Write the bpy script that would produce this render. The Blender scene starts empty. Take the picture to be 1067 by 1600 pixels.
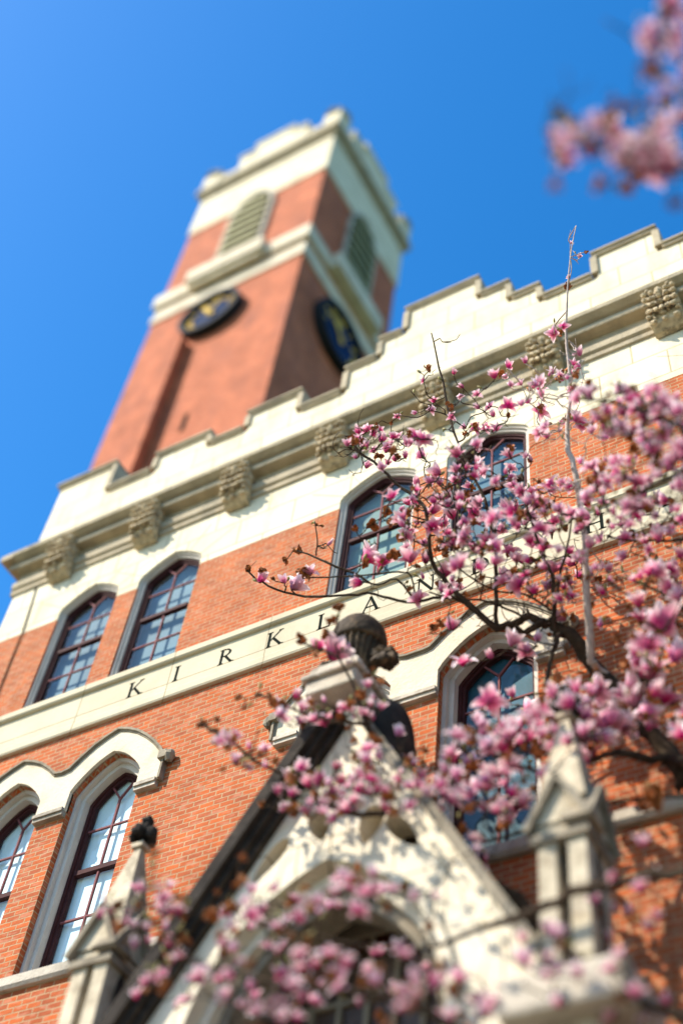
import bpy, bmesh, math, random
from mathutils import Vector, Matrix
from mathutils.geometry import tessellate_polygon
random.seed(7)
R = math.radians
SC = bpy.context.scene
COL = SC.collection

# ------------------------------------------------------------------ camera, sky, sun, exposure
CAMZ, DIST = 1.6, 10.0
RM = Matrix(((0.86632355, 0.49008164, 0.09645457), (-0.34024931, 0.72040780, -0.60435338), (-0.36566913, 0.49074697, 0.79085618)))
FPX = 2060.0
cam_d = bpy.data.cameras.new('camera')
cam = bpy.data.objects.new('camera', cam_d); COL.objects.link(cam)
M = Matrix((RM[0], -RM[1], -RM[2])).transposed().to_4x4()
M.translation = Vector((0, -DIST, CAMZ))
cam.matrix_world = M
cam_d.sensor_fit = 'HORIZONTAL'; cam_d.sensor_width = 36
cam_d.lens = FPX / 1067 * 36
cam_d.clip_end = 5000; cam_d.clip_start = .1
cam_d.dof.use_dof = True
cam_d.dof.focus_distance = 17.3
cam_d.dof.aperture_fstop = cam_d.lens / 1000 / 0.215
SC.camera = cam

SUN_AZ, SUN_EL = R(41), R(44)          # left of the facade's normal, above the horizon
sdir = Vector((-math.sin(SUN_AZ) * math.cos(SUN_EL), -math.cos(SUN_AZ) * math.cos(SUN_EL), math.sin(SUN_EL)))
world = bpy.data.worlds.new("World"); SC.world = world; world.use_nodes = True
wt = world.node_tree
sky = wt.nodes.new('ShaderNodeTexSky'); sky.sky_type = 'NISHITA'; sky.sun_disc = False
sky.sun_elevation = SUN_EL; sky.sun_rotation = math.atan2(sdir.x, sdir.y)
sky.air_density = 1.0; sky.dust_density = 0.75; sky.ozone_density = 3.0; sky.altitude = 200
hsv = wt.nodes.new('ShaderNodeHueSaturation'); hsv.inputs['Saturation'].default_value = 1.38; hsv.inputs['Value'].default_value = 1.32; hsv.inputs['Hue'].default_value = .499
wt.links.new(sky.outputs[0], hsv.inputs['Color']); wt.links.new(hsv.outputs[0], wt.nodes['Background'].inputs[0])
wt.nodes['Background'].inputs[1].default_value = 0.13
sun_d = bpy.data.lights.new('sun', 'SUN'); sun_d.energy = 5.0; sun_d.angle = R(.5); sun_d.color = (1, .93, .82)
sun = bpy.data.objects.new('sun', sun_d); COL.objects.link(sun)
sun.rotation_euler = sdir.to_track_quat('Z', 'Y').to_euler()
SC.view_settings.view_transform = 'Standard'; SC.view_settings.look = 'None'
SC.view_settings.exposure = 0.82; SC.view_settings.gamma = 1
SC.cycles.max_bounces = 6

def ray(u, v):
    d = Vector(((u - 533.5) / FPX, (v - 800) / FPX, 1.0))
    return RM.transposed() @ d
def at(u, v, d):
    return Vector((0, -DIST, CAMZ)) + ray(u, v) * d
def on(u, v, y):
    w = ray(u, v); return at(u, v, (DIST + y) / w.y)

# ------------------------------------------------------------------ materials
def mat(name, base, rough=.8, var=.15, scale=3.0, bump=.0, bscale=30, metal=0, spec=.5, dirt=None, dirt_scale=.7, dirt_pos=(.5, .7)):
    m = bpy.data.materials.new(name); m.use_nodes = True
    t = m.node_tree; N = t.nodes; L = t.links; p = N['Principled BSDF']
    tc = N.new('ShaderNodeTexCoord')
    n = N.new('ShaderNodeTexNoise'); n.inputs['Scale'].default_value = scale; n.inputs['Detail'].default_value = 6
    L.new(tc.outputs['Object'], n.inputs['Vector'])
    r = N.new('ShaderNodeValToRGB'); L.new(n.outputs['Fac'], r.inputs['Fac'])
    r.color_ramp.elements[0].position = .3; r.color_ramp.elements[1].position = .7
    r.color_ramp.elements[0].color = tuple(c * (1 - var) for c in base) + (1,)
    r.color_ramp.elements[1].color = tuple(min(1, c * (1 + var)) for c in base) + (1,)
    out = r.outputs[0]
    if dirt:
        n2 = N.new('ShaderNodeTexNoise'); n2.inputs['Scale'].default_value = dirt_scale; n2.inputs['Detail'].default_value = 8
        n2.inputs['Roughness'].default_value = .65
        L.new(tc.outputs['Object'], n2.inputs['Vector'])
        r2 = N.new('ShaderNodeValToRGB'); L.new(n2.outputs['Fac'], r2.inputs['Fac'])
        r2.color_ramp.elements[0].position, r2.color_ramp.elements[1].position = dirt_pos
        r2.color_ramp.elements[0].color = (0, 0, 0, 1); r2.color_ramp.elements[1].color = (1, 1, 1, 1)
        mx = N.new('ShaderNodeMix'); mx.data_type = 'RGBA'
        L.new(r2.outputs[0], mx.inputs['Factor']); L.new(out, mx.inputs['A']); mx.inputs['B'].default_value = tuple(dirt) + (1,)
        out = mx.outputs['Result']
    L.new(out, p.inputs['Base Color'])
    p.inputs['Roughness'].default_value = rough; p.inputs['Metallic'].default_value = metal
    p.inputs['Specular IOR Level'].default_value = spec
    if bump:
        nb = N.new('ShaderNodeTexNoise'); nb.inputs['Scale'].default_value = bscale; nb.inputs['Detail'].default_value = 5
        L.new(tc.outputs['Object'], nb.inputs['Vector'])
        b = N.new('ShaderNodeBump'); b.inputs['Strength'].default_value = bump; b.inputs['Distance'].default_value = .03
        L.new(nb.outputs['Fac'], b.inputs['Height']); L.new(b.outputs[0], p.inputs['Normal'])
    return m

def masonry(name, c1, c2, mortar, bw, rh, ms, var, bump, rough=.85, dirt=None, off=.5, dirt_pos=(.52, .75), bdist=.012, tint=None):
    m = bpy.data.materials.new(name); m.use_nodes = True
    t = m.node_tree; N = t.nodes; L = t.links; p = N['Principled BSDF']
    g = N.new('ShaderNodeNewGeometry'); s = N.new('ShaderNodeSeparateXYZ'); L.new(g.outputs['Position'], s.inputs[0])
    a = N.new('ShaderNodeMath'); a.operation = 'ADD'; L.new(s.outputs[0], a.inputs[0]); L.new(s.outputs[1], a.inputs[1])
    cb = N.new('ShaderNodeCombineXYZ'); L.new(a.outputs[0], cb.inputs[0]); L.new(s.outputs[2], cb.inputs[1])
    # slight unevenness of the courses
    nz = N.new('ShaderNodeTexNoise'); nz.inputs['Scale'].default_value = 4; L.new(g.outputs['Position'], nz.inputs['Vector'])
    sc = N.new('ShaderNodeVectorMath'); sc.operation = 'MULTIPLY_ADD'
    L.new(nz.outputs['Color'], sc.inputs[0]); sc.inputs[1].default_value = (ms * .8,) * 3; L.new(cb.outputs[0], sc.inputs[2])
    b = N.new('ShaderNodeTexBrick'); L.new(sc.outputs[0], b.inputs['Vector'])
    b.inputs['Scale'].default_value = 1; b.inputs['Brick Width'].default_value = bw; b.inputs['Row Height'].default_value = rh
    b.inputs['Mortar Size'].default_value = ms; b.inputs['Mortar Smooth'].default_value = .25; b.offset = off
    b.inputs['Bias'].default_value = 0
    b.inputs['Color1'].default_value = c1 + (1,); b.inputs['Color2'].default_value = c2 + (1,); b.inputs['Mortar'].default_value = mortar + (1,)
    n = N.new('ShaderNodeTexNoise'); n.inputs['Scale'].default_value = 1.3; n.inputs['Detail'].default_value = 9; n.inputs['Roughness'].default_value = .7
    L.new(g.outputs['Position'], n.inputs['Vector'])
    mr = N.new('ShaderNodeMapRange'); L.new(n.outputs['Fac'], mr.inputs['Value'])
    mr.inputs['From Min'].default_value = .3; mr.inputs['From Max'].default_value = .7
    mr.inputs['To Min'].default_value = 1 - var; mr.inputs['To Max'].default_value = 1 + var
    mul = N.new('ShaderNodeVectorMath'); mul.operation = 'SCALE'
    L.new(b.outputs['Color'], mul.inputs[0]); L.new(mr.outputs[0], mul.inputs['Scale'])
    out = mul.outputs[0]
    if tint:      # scattered odd-coloured bricks: white noise by brick cell colour
        nn = N.new('ShaderNodeTexNoise'); nn.inputs['Scale'].default_value = 9; nn.inputs['Detail'].default_value = 2
        st = N.new('ShaderNodeVectorMath'); st.operation = 'MULTIPLY'; st.inputs[1].default_value = (.5, 1.4, 1)
        L.new(cb.outputs[0], st.inputs[0]); L.new(st.outputs[0], nn.inputs['Vector'])
        rr = N.new('ShaderNodeValToRGB'); L.new(nn.outputs['Fac'], rr.inputs['Fac'])
        rr.color_ramp.elements[0].position = .52; rr.color_ramp.elements[1].position = .62
        rr.color_ramp.elements[0].color = (0, 0, 0, 1); rr.color_ramp.elements[1].color = (.6, .6, .6, 1)
        mx = N.new('ShaderNodeMix'); mx.data_type = 'RGBA'
        L.new(rr.outputs[0], mx.inputs['Factor']); L.new(out, mx.inputs['A']); mx.inputs['B'].default_value = tint + (1,)
        mx2 = N.new('ShaderNodeMix'); mx2.data_type = 'RGBA'
        L.new(b.outputs['Fac'], mx2.inputs['Factor']); L.new(mx.outputs['Result'], mx2.inputs['A']); L.new(out, mx2.inputs['B'])
        out = mx2.outputs['Result']
    if dirt:
        n2 = N.new('ShaderNodeTexNoise'); n2.inputs['Scale'].default_value = .8; n2.inputs['Detail'].default_value = 9; n2.inputs['Roughness'].default_value = .7
        st2 = N.new('ShaderNodeVectorMath'); st2.operation = 'MULTIPLY'; st2.inputs[1].default_value = (1.6, 1.6, .6)
        L.new(g.outputs['Position'], st2.inputs[0]); L.new(st2.outputs[0], n2.inputs['Vector'])
        r2 = N.new('ShaderNodeValToRGB'); L.new(n2.outputs['Fac'], r2.inputs['Fac'])
        r2.color_ramp.elements[0].position, r2.color_ramp.elements[1].position = dirt_pos
        r2.color_ramp.elements[0].color = (0, 0, 0, 1); r2.color_ramp.elements[1].color = (.8, .8, .8, 1)
        mx = N.new('ShaderNodeMix'); mx.data_type = 'RGBA'
        L.new(r2.outputs[0], mx.inputs['Factor']); L.new(out, mx.inputs['A']); mx.inputs['B'].default_value = dirt + (1,)
        out = mx.outputs['Result']
    L.new(out, p.inputs['Base Color']); p.inputs['Roughness'].default_value = rough
    p.inputs['Specular IOR Level'].default_value = .1
    nb = N.new('ShaderNodeTexNoise'); nb.inputs['Scale'].default_value = 22; nb.inputs['Detail'].default_value = 6
    L.new(g.outputs['Position'], nb.inputs['Vector'])
    hm = N.new('ShaderNodeMath'); hm.operation = 'MULTIPLY_ADD'; L.new(b.outputs['Fac'], hm.inputs[0]); hm.inputs[1].default_value = -1.0
    L.new(nb.outputs['Fac'], hm.inputs[2])
    bp = N.new('ShaderNodeBump'); bp.inputs['Strength'].default_value = bump; bp.inputs['Distance'].default_value = bdist
    L.new(hm.outputs[0], bp.inputs['Height']); L.new(bp.outputs[0], p.inputs['Normal'])
    return m

MBRICK = masonry('red_brick', (.47, .105, .026), (.32, .078, .03), (.40, .26, .14), .215, .079, .009, .24, .9, tint=(.46, .19, .11))
MTOWER = masonry('tower_brick', (.46, .125, .055), (.36, .095, .047), (.42, .19, .1), .215, .079, .009, .3, .4, dirt=(.24, .09, .06), dirt_pos=(.5, .72))
MASHLAR = masonry('cream_ashlar', (.66, .57, .39), (.72, .64, .46), (.40, .32, .18), 1.05, .62, .012, .10, .4, dirt=(.40, .33, .20), dirt_pos=(.5, .8))
MBAND = masonry('cream_band_stone', (.51, .44, .30), (.56, .49, .34), (.27, .21, .12), 1.68, 3.0, .009, .09, .35, dirt=(.42, .35, .23), off=0, dirt_pos=(.5, .82))
MSTONE = mat('limestone', (.62, .53, .38), .85, .10, 2.0, .4, 25, dirt=(.36, .29, .19), dirt_scale=1.6, dirt_pos=(.5, .8), spec=.15)
MJAMB = mat('jamb_stone', (.56, .50, .42), .85, .1, 2.5, .3, 22, spec=.1)
MPIN = mat('weathered_shaded_pinnacle_stone', (.52, .44, .31), .88, .14, 2.5, .5, 22, dirt=(.20, .155, .10), dirt_scale=2.4, dirt_pos=(.45, .72), spec=.1)  # weathering, plus the pinnacles' shade put into the darker tone
MWEATH = mat('drip_stone', (.24, .20, .14), .9, .3, 4, .5, 18, dirt=(.3, .26, .19), dirt_scale=2.5, dirt_pos=(.52, .75), spec=.1)
MGSTONE = mat('grey_limestone', (.46, .40, .31), .85, .14, 3, .5, 22, spec=.15, dirt=(.17, .14, .10), dirt_scale=1.8, dirt_pos=(.5, .72))
MCARVE = mat('carved_weathered_stone', (.50, .40, .25), .9, .25, 9, .7, 34, spec=.1, dirt=(.17, .13, .08), dirt_scale=7, dirt_pos=(.5, .68))
MDARK = mat('blackened_shaded_stone', (.033, .027, .022), .9, .4, 4, .5, 18, spec=.08, dirt=(.075, .062, .048), dirt_scale=3, dirt_pos=(.56, .72))  # weather-blackened stone, also used where shade is put into the colour
MCOPE = mat('coping_stone', (.40, .33, .22), .85, .15, 3, .5, 20, spec=.1, dirt=(.2, .18, .13), dirt_scale=2.2, dirt_pos=(.5, .75))
MBRONZE = mat('bronze_black_stone', (.05, .034, .02), .75, .5, 6, .6, 20, spec=.15, dirt=(.16, .10, .05), dirt_scale=5, dirt_pos=(.5, .68))
MWOOD = mat('maroon_paint', (.055, .018, .017), .75, .2, 6, .15, 40, spec=.12)
MBAR = mat('faded_maroon_paint', (.19, .07, .07), .7, .12, 6, spec=.06)
MBLACK = mat('letter_black', (.012, .015, .012), .95, .2, 9, spec=.03)
MROOF = mat('slate', (.07, .07, .075), .6, .2, 4, .4, 12)
MBLIND = mat('white_blind', (.74, .80, .78), .7, .05, 2)
MSKYREFL = mat('blue_reflection_backing', (.008, .065, .10), .7, .45, 1.2)  # the sky's blue reflection put into a sheet behind the glass
MBLINDG = mat('green_grey_blind', (.12, .19, .15), .7, .3, 1.2)
MLOUV = mat('louvre_slats', (.36, .33, .15), .8, .12, 3)
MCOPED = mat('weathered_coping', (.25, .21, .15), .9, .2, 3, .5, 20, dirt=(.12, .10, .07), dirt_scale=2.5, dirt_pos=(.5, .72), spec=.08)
MDIAL = mat('dial_sky_tint', (.012, .03, .085), .85, .3, 3, spec=.08)  # blue of the reflected sky put into the dial colour
MGOLD = mat('gold_leaf', (.62, .40, .08), .8, .2, 5, spec=.1)
MIRON = mat('black_iron', (.02, .022, .025), .8, .3, 6, spec=.1)
MDOOR = mat('dark_oak', (.06, .035, .02), .5, .3, 4, .3, 20)
MPAVE = mat('paving', (.16, .14, .11), .9, .15, .5, .3, 6)
MGRASS = mat('lawn', (.07, .11, .03), .9, .3, .8, .6, 30)

def glass(name, tint, ior):
    m = bpy.data.materials.new(name); m.use_nodes = True
    t = m.node_tree; N = t.nodes; L = t.links; N.remove(N['Principled BSDF'])
    tr = N.new('ShaderNodeBsdfTransparent'); tr.inputs[0].default_value = tint + (1,)
    gl = N.new('ShaderNodeBsdfGlossy'); gl.inputs['Roughness'].default_value = .02; gl.inputs['Color'].default_value = (.42, .72, 1, 1)
    fr = N.new('ShaderNodeFresnel'); gb = N.new('ShaderNodeNewGeometry'); im = N.new('ShaderNodeMix')      # the pane is a single sheet: same reflectance from both sides
    im.inputs['A'].default_value = ior; im.inputs['B'].default_value = 1 / ior
    L.new(gb.outputs['Backfacing'], im.inputs['Factor']); L.new(im.outputs['Result'], fr.inputs['IOR'])
    nz = N.new('ShaderNodeTexNoise'); nz.inputs['Scale'].default_value = 1.6
    g = N.new('ShaderNodeNewGeometry'); L.new(g.outputs['Position'], nz.inputs['Vector'])
    bp = N.new('ShaderNodeBump'); bp.inputs['Strength'].default_value = .12; bp.inputs['Distance'].default_value = .05
    L.new(nz.outputs['Fac'], bp.inputs['Height']); L.new(bp.outputs[0], gl.inputs['Normal'])
    mx = N.new('ShaderNodeMixShader'); L.new(fr.outputs[0], mx.inputs[0]); L.new(tr.outputs[0], mx.inputs[1]); L.new(gl.outputs[0], mx.inputs[2])
    L.new(mx.outputs[0], N['Material Output'].inputs[0])
    return m
MGLASS = glass('window_glass', (.88, .95, .95), 1.29)

# ------------------------------------------------------------------ mesh helpers
class MB:
    def __init__(s): s.v = []; s.f = []; s.c = []
    def add(s, vs, fs, c=None):
        o = len(s.v); s.v += [tuple(v) for v in vs]; s.f += [tuple(i + o for i in f) for f in fs]
        if c is not None: s.c += list(c)
        return s
    def box(s, x0, x1, y0, y1, z0, z1):
        vs = [(x, y, z) for z in (z0, z1) for y in (y0, y1) for x in (x0, x1)]
        return s.add(vs, [(0, 2, 3, 1), (4, 5, 7, 6), (0, 1, 5, 4), (2, 6, 7, 3), (0, 4, 6, 2), (1, 3, 7, 5)])
    def prism(s, outer, y0, y1, holes=(), axis='y'):
        """outline in (x,z), extruded in y (front face at y0); axis 'x': outline in (y,z), extruded in x"""
        loops = [outer] + list(holes)
        tri = tessellate_polygon([[Vector((p[0], p[1], 0)) for p in l] for l in loops])
        flat = [p for l in loops for p in l]; n = len(flat)
        mk = (lambda p, d: (p[0], d, p[1])) if axis == 'y' else (lambda p, d: (d, p[0], p[1]))
        vs = [mk(p, y0) for p in flat] + [mk(p, y1) for p in flat]
        fs = [tuple(t) for t in tri] + [tuple(i + n for i in reversed(t)) for t in tri]
        o = 0
        for l in loops:
            k = len(l)
            for i in range(k):
                a, b = o + i, o + (i + 1) % k
                fs.append((a, b, b + n, a + n))
            o += k
        return s.add(vs, fs)
    def ring(s, a, b, y0, y1):
        """frame between loops a (outer) and b (inner) of equal length"""
        n = len(a)
        vs = [(p[0], y0, p[1]) for p in a] + [(p[0], y0, p[1]) for p in b] + [(p[0], y1, p[1]) for p in a] + [(p[0], y1, p[1]) for p in b]
        fs = []
        for i in range(n):
            j = (i + 1) % n
            fs += [(i, j, n + j, n + i), (n + i, n + j, 3 * n + j, 3 * n + i), (2 * n + i, 2 * n + j, j, i), (3 * n + i, 3 * n + j, 2 * n + j, 2 * n + i)]
        return s.add(vs, fs)
    def bar(s, p, q, w, y0, y1):
        """flat bar in the xz plane from p to q"""
        d = Vector((q[0] - p[0], q[1] - p[1])).normalized(); nx, nz = -d.y * w / 2, d.x * w / 2
        return s.prism([(p[0] - nx, p[1] - nz), (q[0] - nx, q[1] - nz), (q[0] + nx, q[1] + nz), (p[0] + nx, p[1] + nz)], y0, y1)
    def tube(s, pts, rad, n=7, wob=0.0):
        pts = [Vector(p) for p in pts]; k = len(pts)
        if k < 2: return s
        up = Vector((.3, .5, .8)); vs = []; fs = []
        prev = None
        for i, p in enumerate(pts):
            t = (pts[min(i + 1, k - 1)] - pts[max(i - 1, 0)])
            t = t.normalized() if t.length > 1e-9 else Vector((0, 0, 1))
            if prev is None: a = t.cross(up).normalized()
            else: a = (prev - t * prev.dot(t)).normalized()
            prev = a; b = t.cross(a)
            r = rad[i] if isinstance(rad, (list, tuple)) else rad
            for j in range(n):
                an = 2 * math.pi * j / n; rr = r * (1 + random.uniform(-wob, wob))
                vs.append(p + (a * math.cos(an) + b * math.sin(an)) * rr)
        for i in range(k - 1):
            for j in range(n):
                j2 = (j + 1) % n
                fs.append((i * n + j, i * n + j2, (i + 1) * n + j2, (i + 1) * n + j))
        fs += [tuple(range(n))[::-1], tuple((k - 1) * n + j for j in range(n))]
        return s.add(vs, fs)
    def lathe(s, prof, cx, cy, n=32, rib=0, ribs=12, sx=1, sy=1):
        vs = []; fs = []; k = len(prof)
        for i, (r, z) in enumerate(prof):
            for j in range(n):
                a = 2 * math.pi * j / n
                q = r * (1 + rib * math.cos(a * ribs)) if 0 < i < k - 1 else r
                vs.append((cx + q * math.cos(a) * sx, cy + q * math.sin(a) * sy, z))
        for i in range(k - 1):
            for j in range(n):
                fs.append((i * n + j, i * n + (j + 1) % n, (i + 1) * n + (j + 1) % n, (i + 1) * n + j))
        fs += [tuple(range(n))[::-1], tuple((k - 1) * n + j for j in range(n))]
        return s.add(vs, fs)
    def ell(s, c, r, nu=12, nv=8, wob=0.0, rot=None):
        vs = []; fs = []; c = Vector(c)
        for i in range(nv + 1):
            th = math.pi * i / nv
            for j in range(nu):
                ph = 2 * math.pi * j / nu; k = 1 + random.uniform(-wob, wob)
                v = Vector((r[0] * math.sin(th) * math.cos(ph), r[1] * math.sin(th) * math.sin(ph), r[2] * math.cos(th))) * k
                vs.append(c + (rot @ v if rot else v))
        for i in range(nv):
            for j in range(nu):
                fs.append((i * nu + j, (i + 1) * nu + j, (i + 1) * nu + (j + 1) % nu, i * nu + (j + 1) % nu))
        return s.add(vs, fs)
    def build(s, name, m, parent=None, smooth=False, fix=True, bevel=0):
        me = bpy.data.meshes.new(name); me.from_pydata(s.v, [], s.f)
        if s.c:
            at_ = me.attributes.new('along', 'FLOAT', 'POINT'); at_.data.foreach_set('value', s.c)
        if fix:
            b = bmesh.new(); b.from_mesh(me); bmesh.ops.recalc_face_normals(b, faces=b.faces); b.to_mesh(me); b.free()
        me.update()
        if smooth: me.polygons.foreach_set('use_smooth', [True] * len(me.polygons))
        for mm in (m if isinstance(m, (list, tuple)) else [m]): me.materials.append(mm)
        o = bpy.data.objects.new(name, me); COL.objects.link(o)
        if parent: o.parent = parent
        if bevel:
            bv = o.modifiers.new('bevel', 'BEVEL'); bv.width = bevel; bv.segments = 2; bv.limit_method = 'ANGLE'
        return o

def thing(name, label, cat, group=None):
    o = bpy.data.objects.new(name, None); COL.objects.link(o); o['label'] = label; o['category'] = cat
    if group: o['group'] = group
    return o
def box(x0, x1, y0, y1, z0, z1): return MB().box(x0, x1, y0, y1, z0, z1)

def offset(pts, d):
    """inset a CCW outline by d"""
    n = len(pts); out = []
    for i in range(n):
        p0, p1, p2 = Vector(pts[i - 1]), Vector(pts[i]), Vector(pts[(i + 1) % n])
        e1 = (p1 - p0).normalized(); e2 = (p2 - p1).normalized()
        n1 = Vector((-e1.y, e1.x)); n2 = Vector((-e2.y, e2.x))
        b = n1 + n2; b = b / max(.3, b.dot(n1) if b.length > 0 else 1)
        out.append(tuple(p1 + b * d))
    return out
def arch(cx, half, z0, zs, shape):
    """CCW outline (seen with x right, z up); shape: [(fraction of half, rise)] from spring to apex"""
    rt = [(cx + half * f, zs + r) for f, r in shape]
    lf = [(cx - half * f, zs + r) for f, r in reversed(shape[:-1])]
    return [(cx - half, z0), (cx + half, z0)] + rt + lf
TUDOR = [(1, 0), (.93, .07), (.80, .145), (.62, .23), (.40, .315), (.2, .38), (0, .425)]
GOTH = [(1, 0), (1, .33), (.90, .43), (.74, .55), (.56, .66), (.37, .755), (.18, .82), (0, .865)]

# ------------------------------------------------------------------ ground
g = box(-400, 400, -400, 400, -.5, 0).build('ground', MGRASS); g['kind'] = 'structure'
g = box(-40, 30, -26, -.05, .004, .02).build('bounce_pavement', MPAVE); g['kind'] = 'structure'  # unseen from the camera, added for warm bounce light on the front

# ------------------------------------------------------------------ hall
CX = -5.9
XL, XR = -14.5, 2.7
hall = thing('brick_hall', 'red brick hall with cream stone battlements, inscribed band and pointed sash windows', 'hall')
UPC = [-12.44, -10.75, -6.83, -4.97, -1.05, .64]      # upper window centres
LOC = [-12.42, -10.69, -6.88, -4.92, -1.11, .62]
UH = [.63, .63, .67, .67, .63, .63]; LH = [.6, .6, .65, .65, .6, .6]
ZB = 17.82
# brick wall: outline notched from above by the upper windows, with holes for the lower ones
out = [(XL, 0), (XR, 0), (XR, ZB)]
for c, h in reversed(list(zip(UPC, UH))):
    out += [(c + h, ZB), (c + h, 15.62), (c - h, 15.62), (c - h, ZB)]
out += [(XL, ZB)]
holes = [arch(c, h, 10.45, 13.05, GOTH) for c, h in zip(LOC, LH)]
bw = MB().prism(out, 0, .45, holes)
bw.box(XL, XL + .45, .453, 11, 0, 20.2); bw.box(XR - .45, XR, .453, 11, 0, 20.2); bw.box(XL + .46, XR - .46, 10.55, 11, 0, 20.2)
bw.build('brick_wall', MBRICK, hall)
# frieze of ashlar, notched from below by window heads
out = [(XL, ZB)]
for c, h in zip(UPC, UH):
    a = arch(c, h, ZB, 18.04, TUDOR)
    out += [a[0]] + a[2:][::-1] + [a[1]]
out += [(XR, ZB), (XR, 20.3), (XL, 20.3)]
MB().prism(out, -.006, .44).build('stone_frieze', MASHLAR, hall)
# radial joints of the window heads, as thin dark mortar lines
MJOINT = mat('joint_mortar', (.40, .32, .2), .9, .1, 4)
for c, h in zip(UPC, UH):
    J = [((c + sg * h * f, 18.04 + r), (c + sg * (h * f + dx), 18.04 + r + dz)) for sg in (-1, 1) for f, r, dx, dz in ((.93, .075, .62, .40), (.52, .275, .32, .55))]
    for p, q in J + [((c, 18.47), (c, 19.08))]: MB().bar(p, q, .012, -.0085, -.004).build('voussoir_joint', MJOINT, hall)
# parapet with stepped battlements
ZL, ZM = 21.55, 22.0
steps = [(-14.52, 22.42), (-13.15, 21.5), (-11.97, 21.97), (-10.8, 21.58), (-9.88, 22.05), (-8.8, 21.4), (-7.78, 22.1), (-7.12, 22.66),
         (-6.62, 23.4), (-5.22, 22.72), (-4.62, 22.12), (-4.05, 21.64), (-2.98, 22.35), (-1.95, 21.64), (-.95, 22.0), (.2, 21.5), (1.35, 22.42), (XR + .02, None)]
out = [(XL, 20.3), (XR, 20.3)]
pr = []
for i in range(len(steps) - 1):
    x0, z = steps[i]; x1 = steps[i + 1][0]
    pr += [(max(x0, XL), z), (min(x1, XR), z)]
out += pr[::-1]
MB().prism(out, .0, .55).build('parapet', MASHLAR, hall)
cp = MB()
for i in range(len(steps) - 1):
    x0, z = steps[i]; x1 = steps[i + 1][0]
    zl = steps[i - 1][1] if i else 0
    zr = steps[i + 1][1] if steps[i + 1][1] else 0
    a = x0 - .05 if zl < z else x0 + .10
    b = x1 + .05 if zr < z else x1 - .10
    cp.box(a, b, -.05, .62, z, z + .07); cp.box(a - .02 * (zl < z), b + .02 * (zr < z), -.09, .66, z + .07, z + .13)
    if i:
        lo, hi = min(z, zl), max(z, zl)
        if zl < z: cp.box(x0 - .1, x0 + .03, -.053, .617, lo + .132, hi - .002)
        else: cp.box(x0 - .03, x0 + .1, -.053, .617, lo + .132, hi - .002)
cp.build('coping', MCOPE, hall, bevel=.012)
# cornice: prism of a moulded section along x
sec = [(-.006, 19.10), (-.05, 19.12), (-.06, 19.20), (-.03, 19.23), (-.09, 19.27), (-.10, 19.40), (-.02, 19.43), (-.02, 19.70),
       (-.20, 19.715), (-.215, 19.74), (-.215, 19.83), (-.16, 19.86), (-.26, 19.885), (-.36, 19.94), (-.375, 20.02), (-.33, 20.06), (0.0, 20.2), (.2, 20.2), (.2, 19.10)]
sec_s = sec
cn = MB().prism([(y, z) for y, z in sec_s], XL - .06, XR + .06, axis='x')
cn.build('cornice', MCOPE, hall)
# returns of the cornice at the left corner
rt = MB()
for y, z0, z1 in ((.06, 19.12, 19.39), (.21, 19.72, 19.85), (.36, 19.90, 20.05)):
    rt.box(XL - y, XL - .062, -.006 - y * .98, 3.0, z0 + .003, z1 - .003)
rt.build('cornice_return', MCOPE, hall)
def corbel(x):
    m = MB(); w = .225
    prof = [(-.02, 18.95), (-.08, 18.97), (-.17, 19.06), (-.22, 19.25), (-.24, 19.5), (-.25, 19.70), (-.23, 19.84), (-.02, 19.84)]
    m.prism(prof, x - w, x + w, axis='x')
    fy = lambda z: -.10 - .13 * min(1, max(0, (z - 18.97) / .3))
    for z, n, ln in ((19.10, 3, .12), (19.27, 5, .13), (19.45, 5, .14), (19.62, 5, .12)):      # tiers of curled leaves
        for j in range(n):
            u = (j - (n - 1) / 2) / max(1, (n - 1) / 2); tilt = Matrix.Rotation(u * .6, 3, 'Y') @ Matrix.Rotation(-.35, 3, 'X')
            c = Vector((x + u * w * .86, fy(z) - .02, z + random.uniform(-.015, .015)))
            m.ell(c, (.045, .035, ln * .8), 8, 6, .10, tilt)
            m.ell(c + Vector((u * .03, -.045, ln * .62)), (.045, .035, .035), 7, 5, .12)
    for s_ in (-1, 1):                        # scrolls under the slab and along the flanks
        m.ell((x + s_ * w * .72, -.25, 19.77), (.085, .055, .085), 10, 7, .08); m.ell((x + s_ * w * .72, -.30, 19.77), (.04, .03, .04), 8, 6)
        for z in (19.15, 19.35, 19.55): m.ell((x + s_ * w, -.12, z), (.03, .075, .085), 8, 6, .15)
    m.ell((x, -.27, 19.70), (.07, .06, .09), 9, 7, .12)
    for k in range(26):
        z = random.uniform(19.02, 19.75); r = random.uniform(.014, .03)
        m.ell((x + random.uniform(-w, w) * .9, fy(z) - .02, z), (r, r, r * 1.3), 6, 4, .2)
    m.v = [(a_, b_ * 1.28, c_) for a_, b_, c_ in m.v]
    return m.build('corbel', MCARVE, hall)
for k in range(9): corbel(-13.36 + k * 1.895)
box(XL + .5, XR - .5, .57, 10.5, 20.0, 20.2).build('roof', MROOF, hall)

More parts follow.
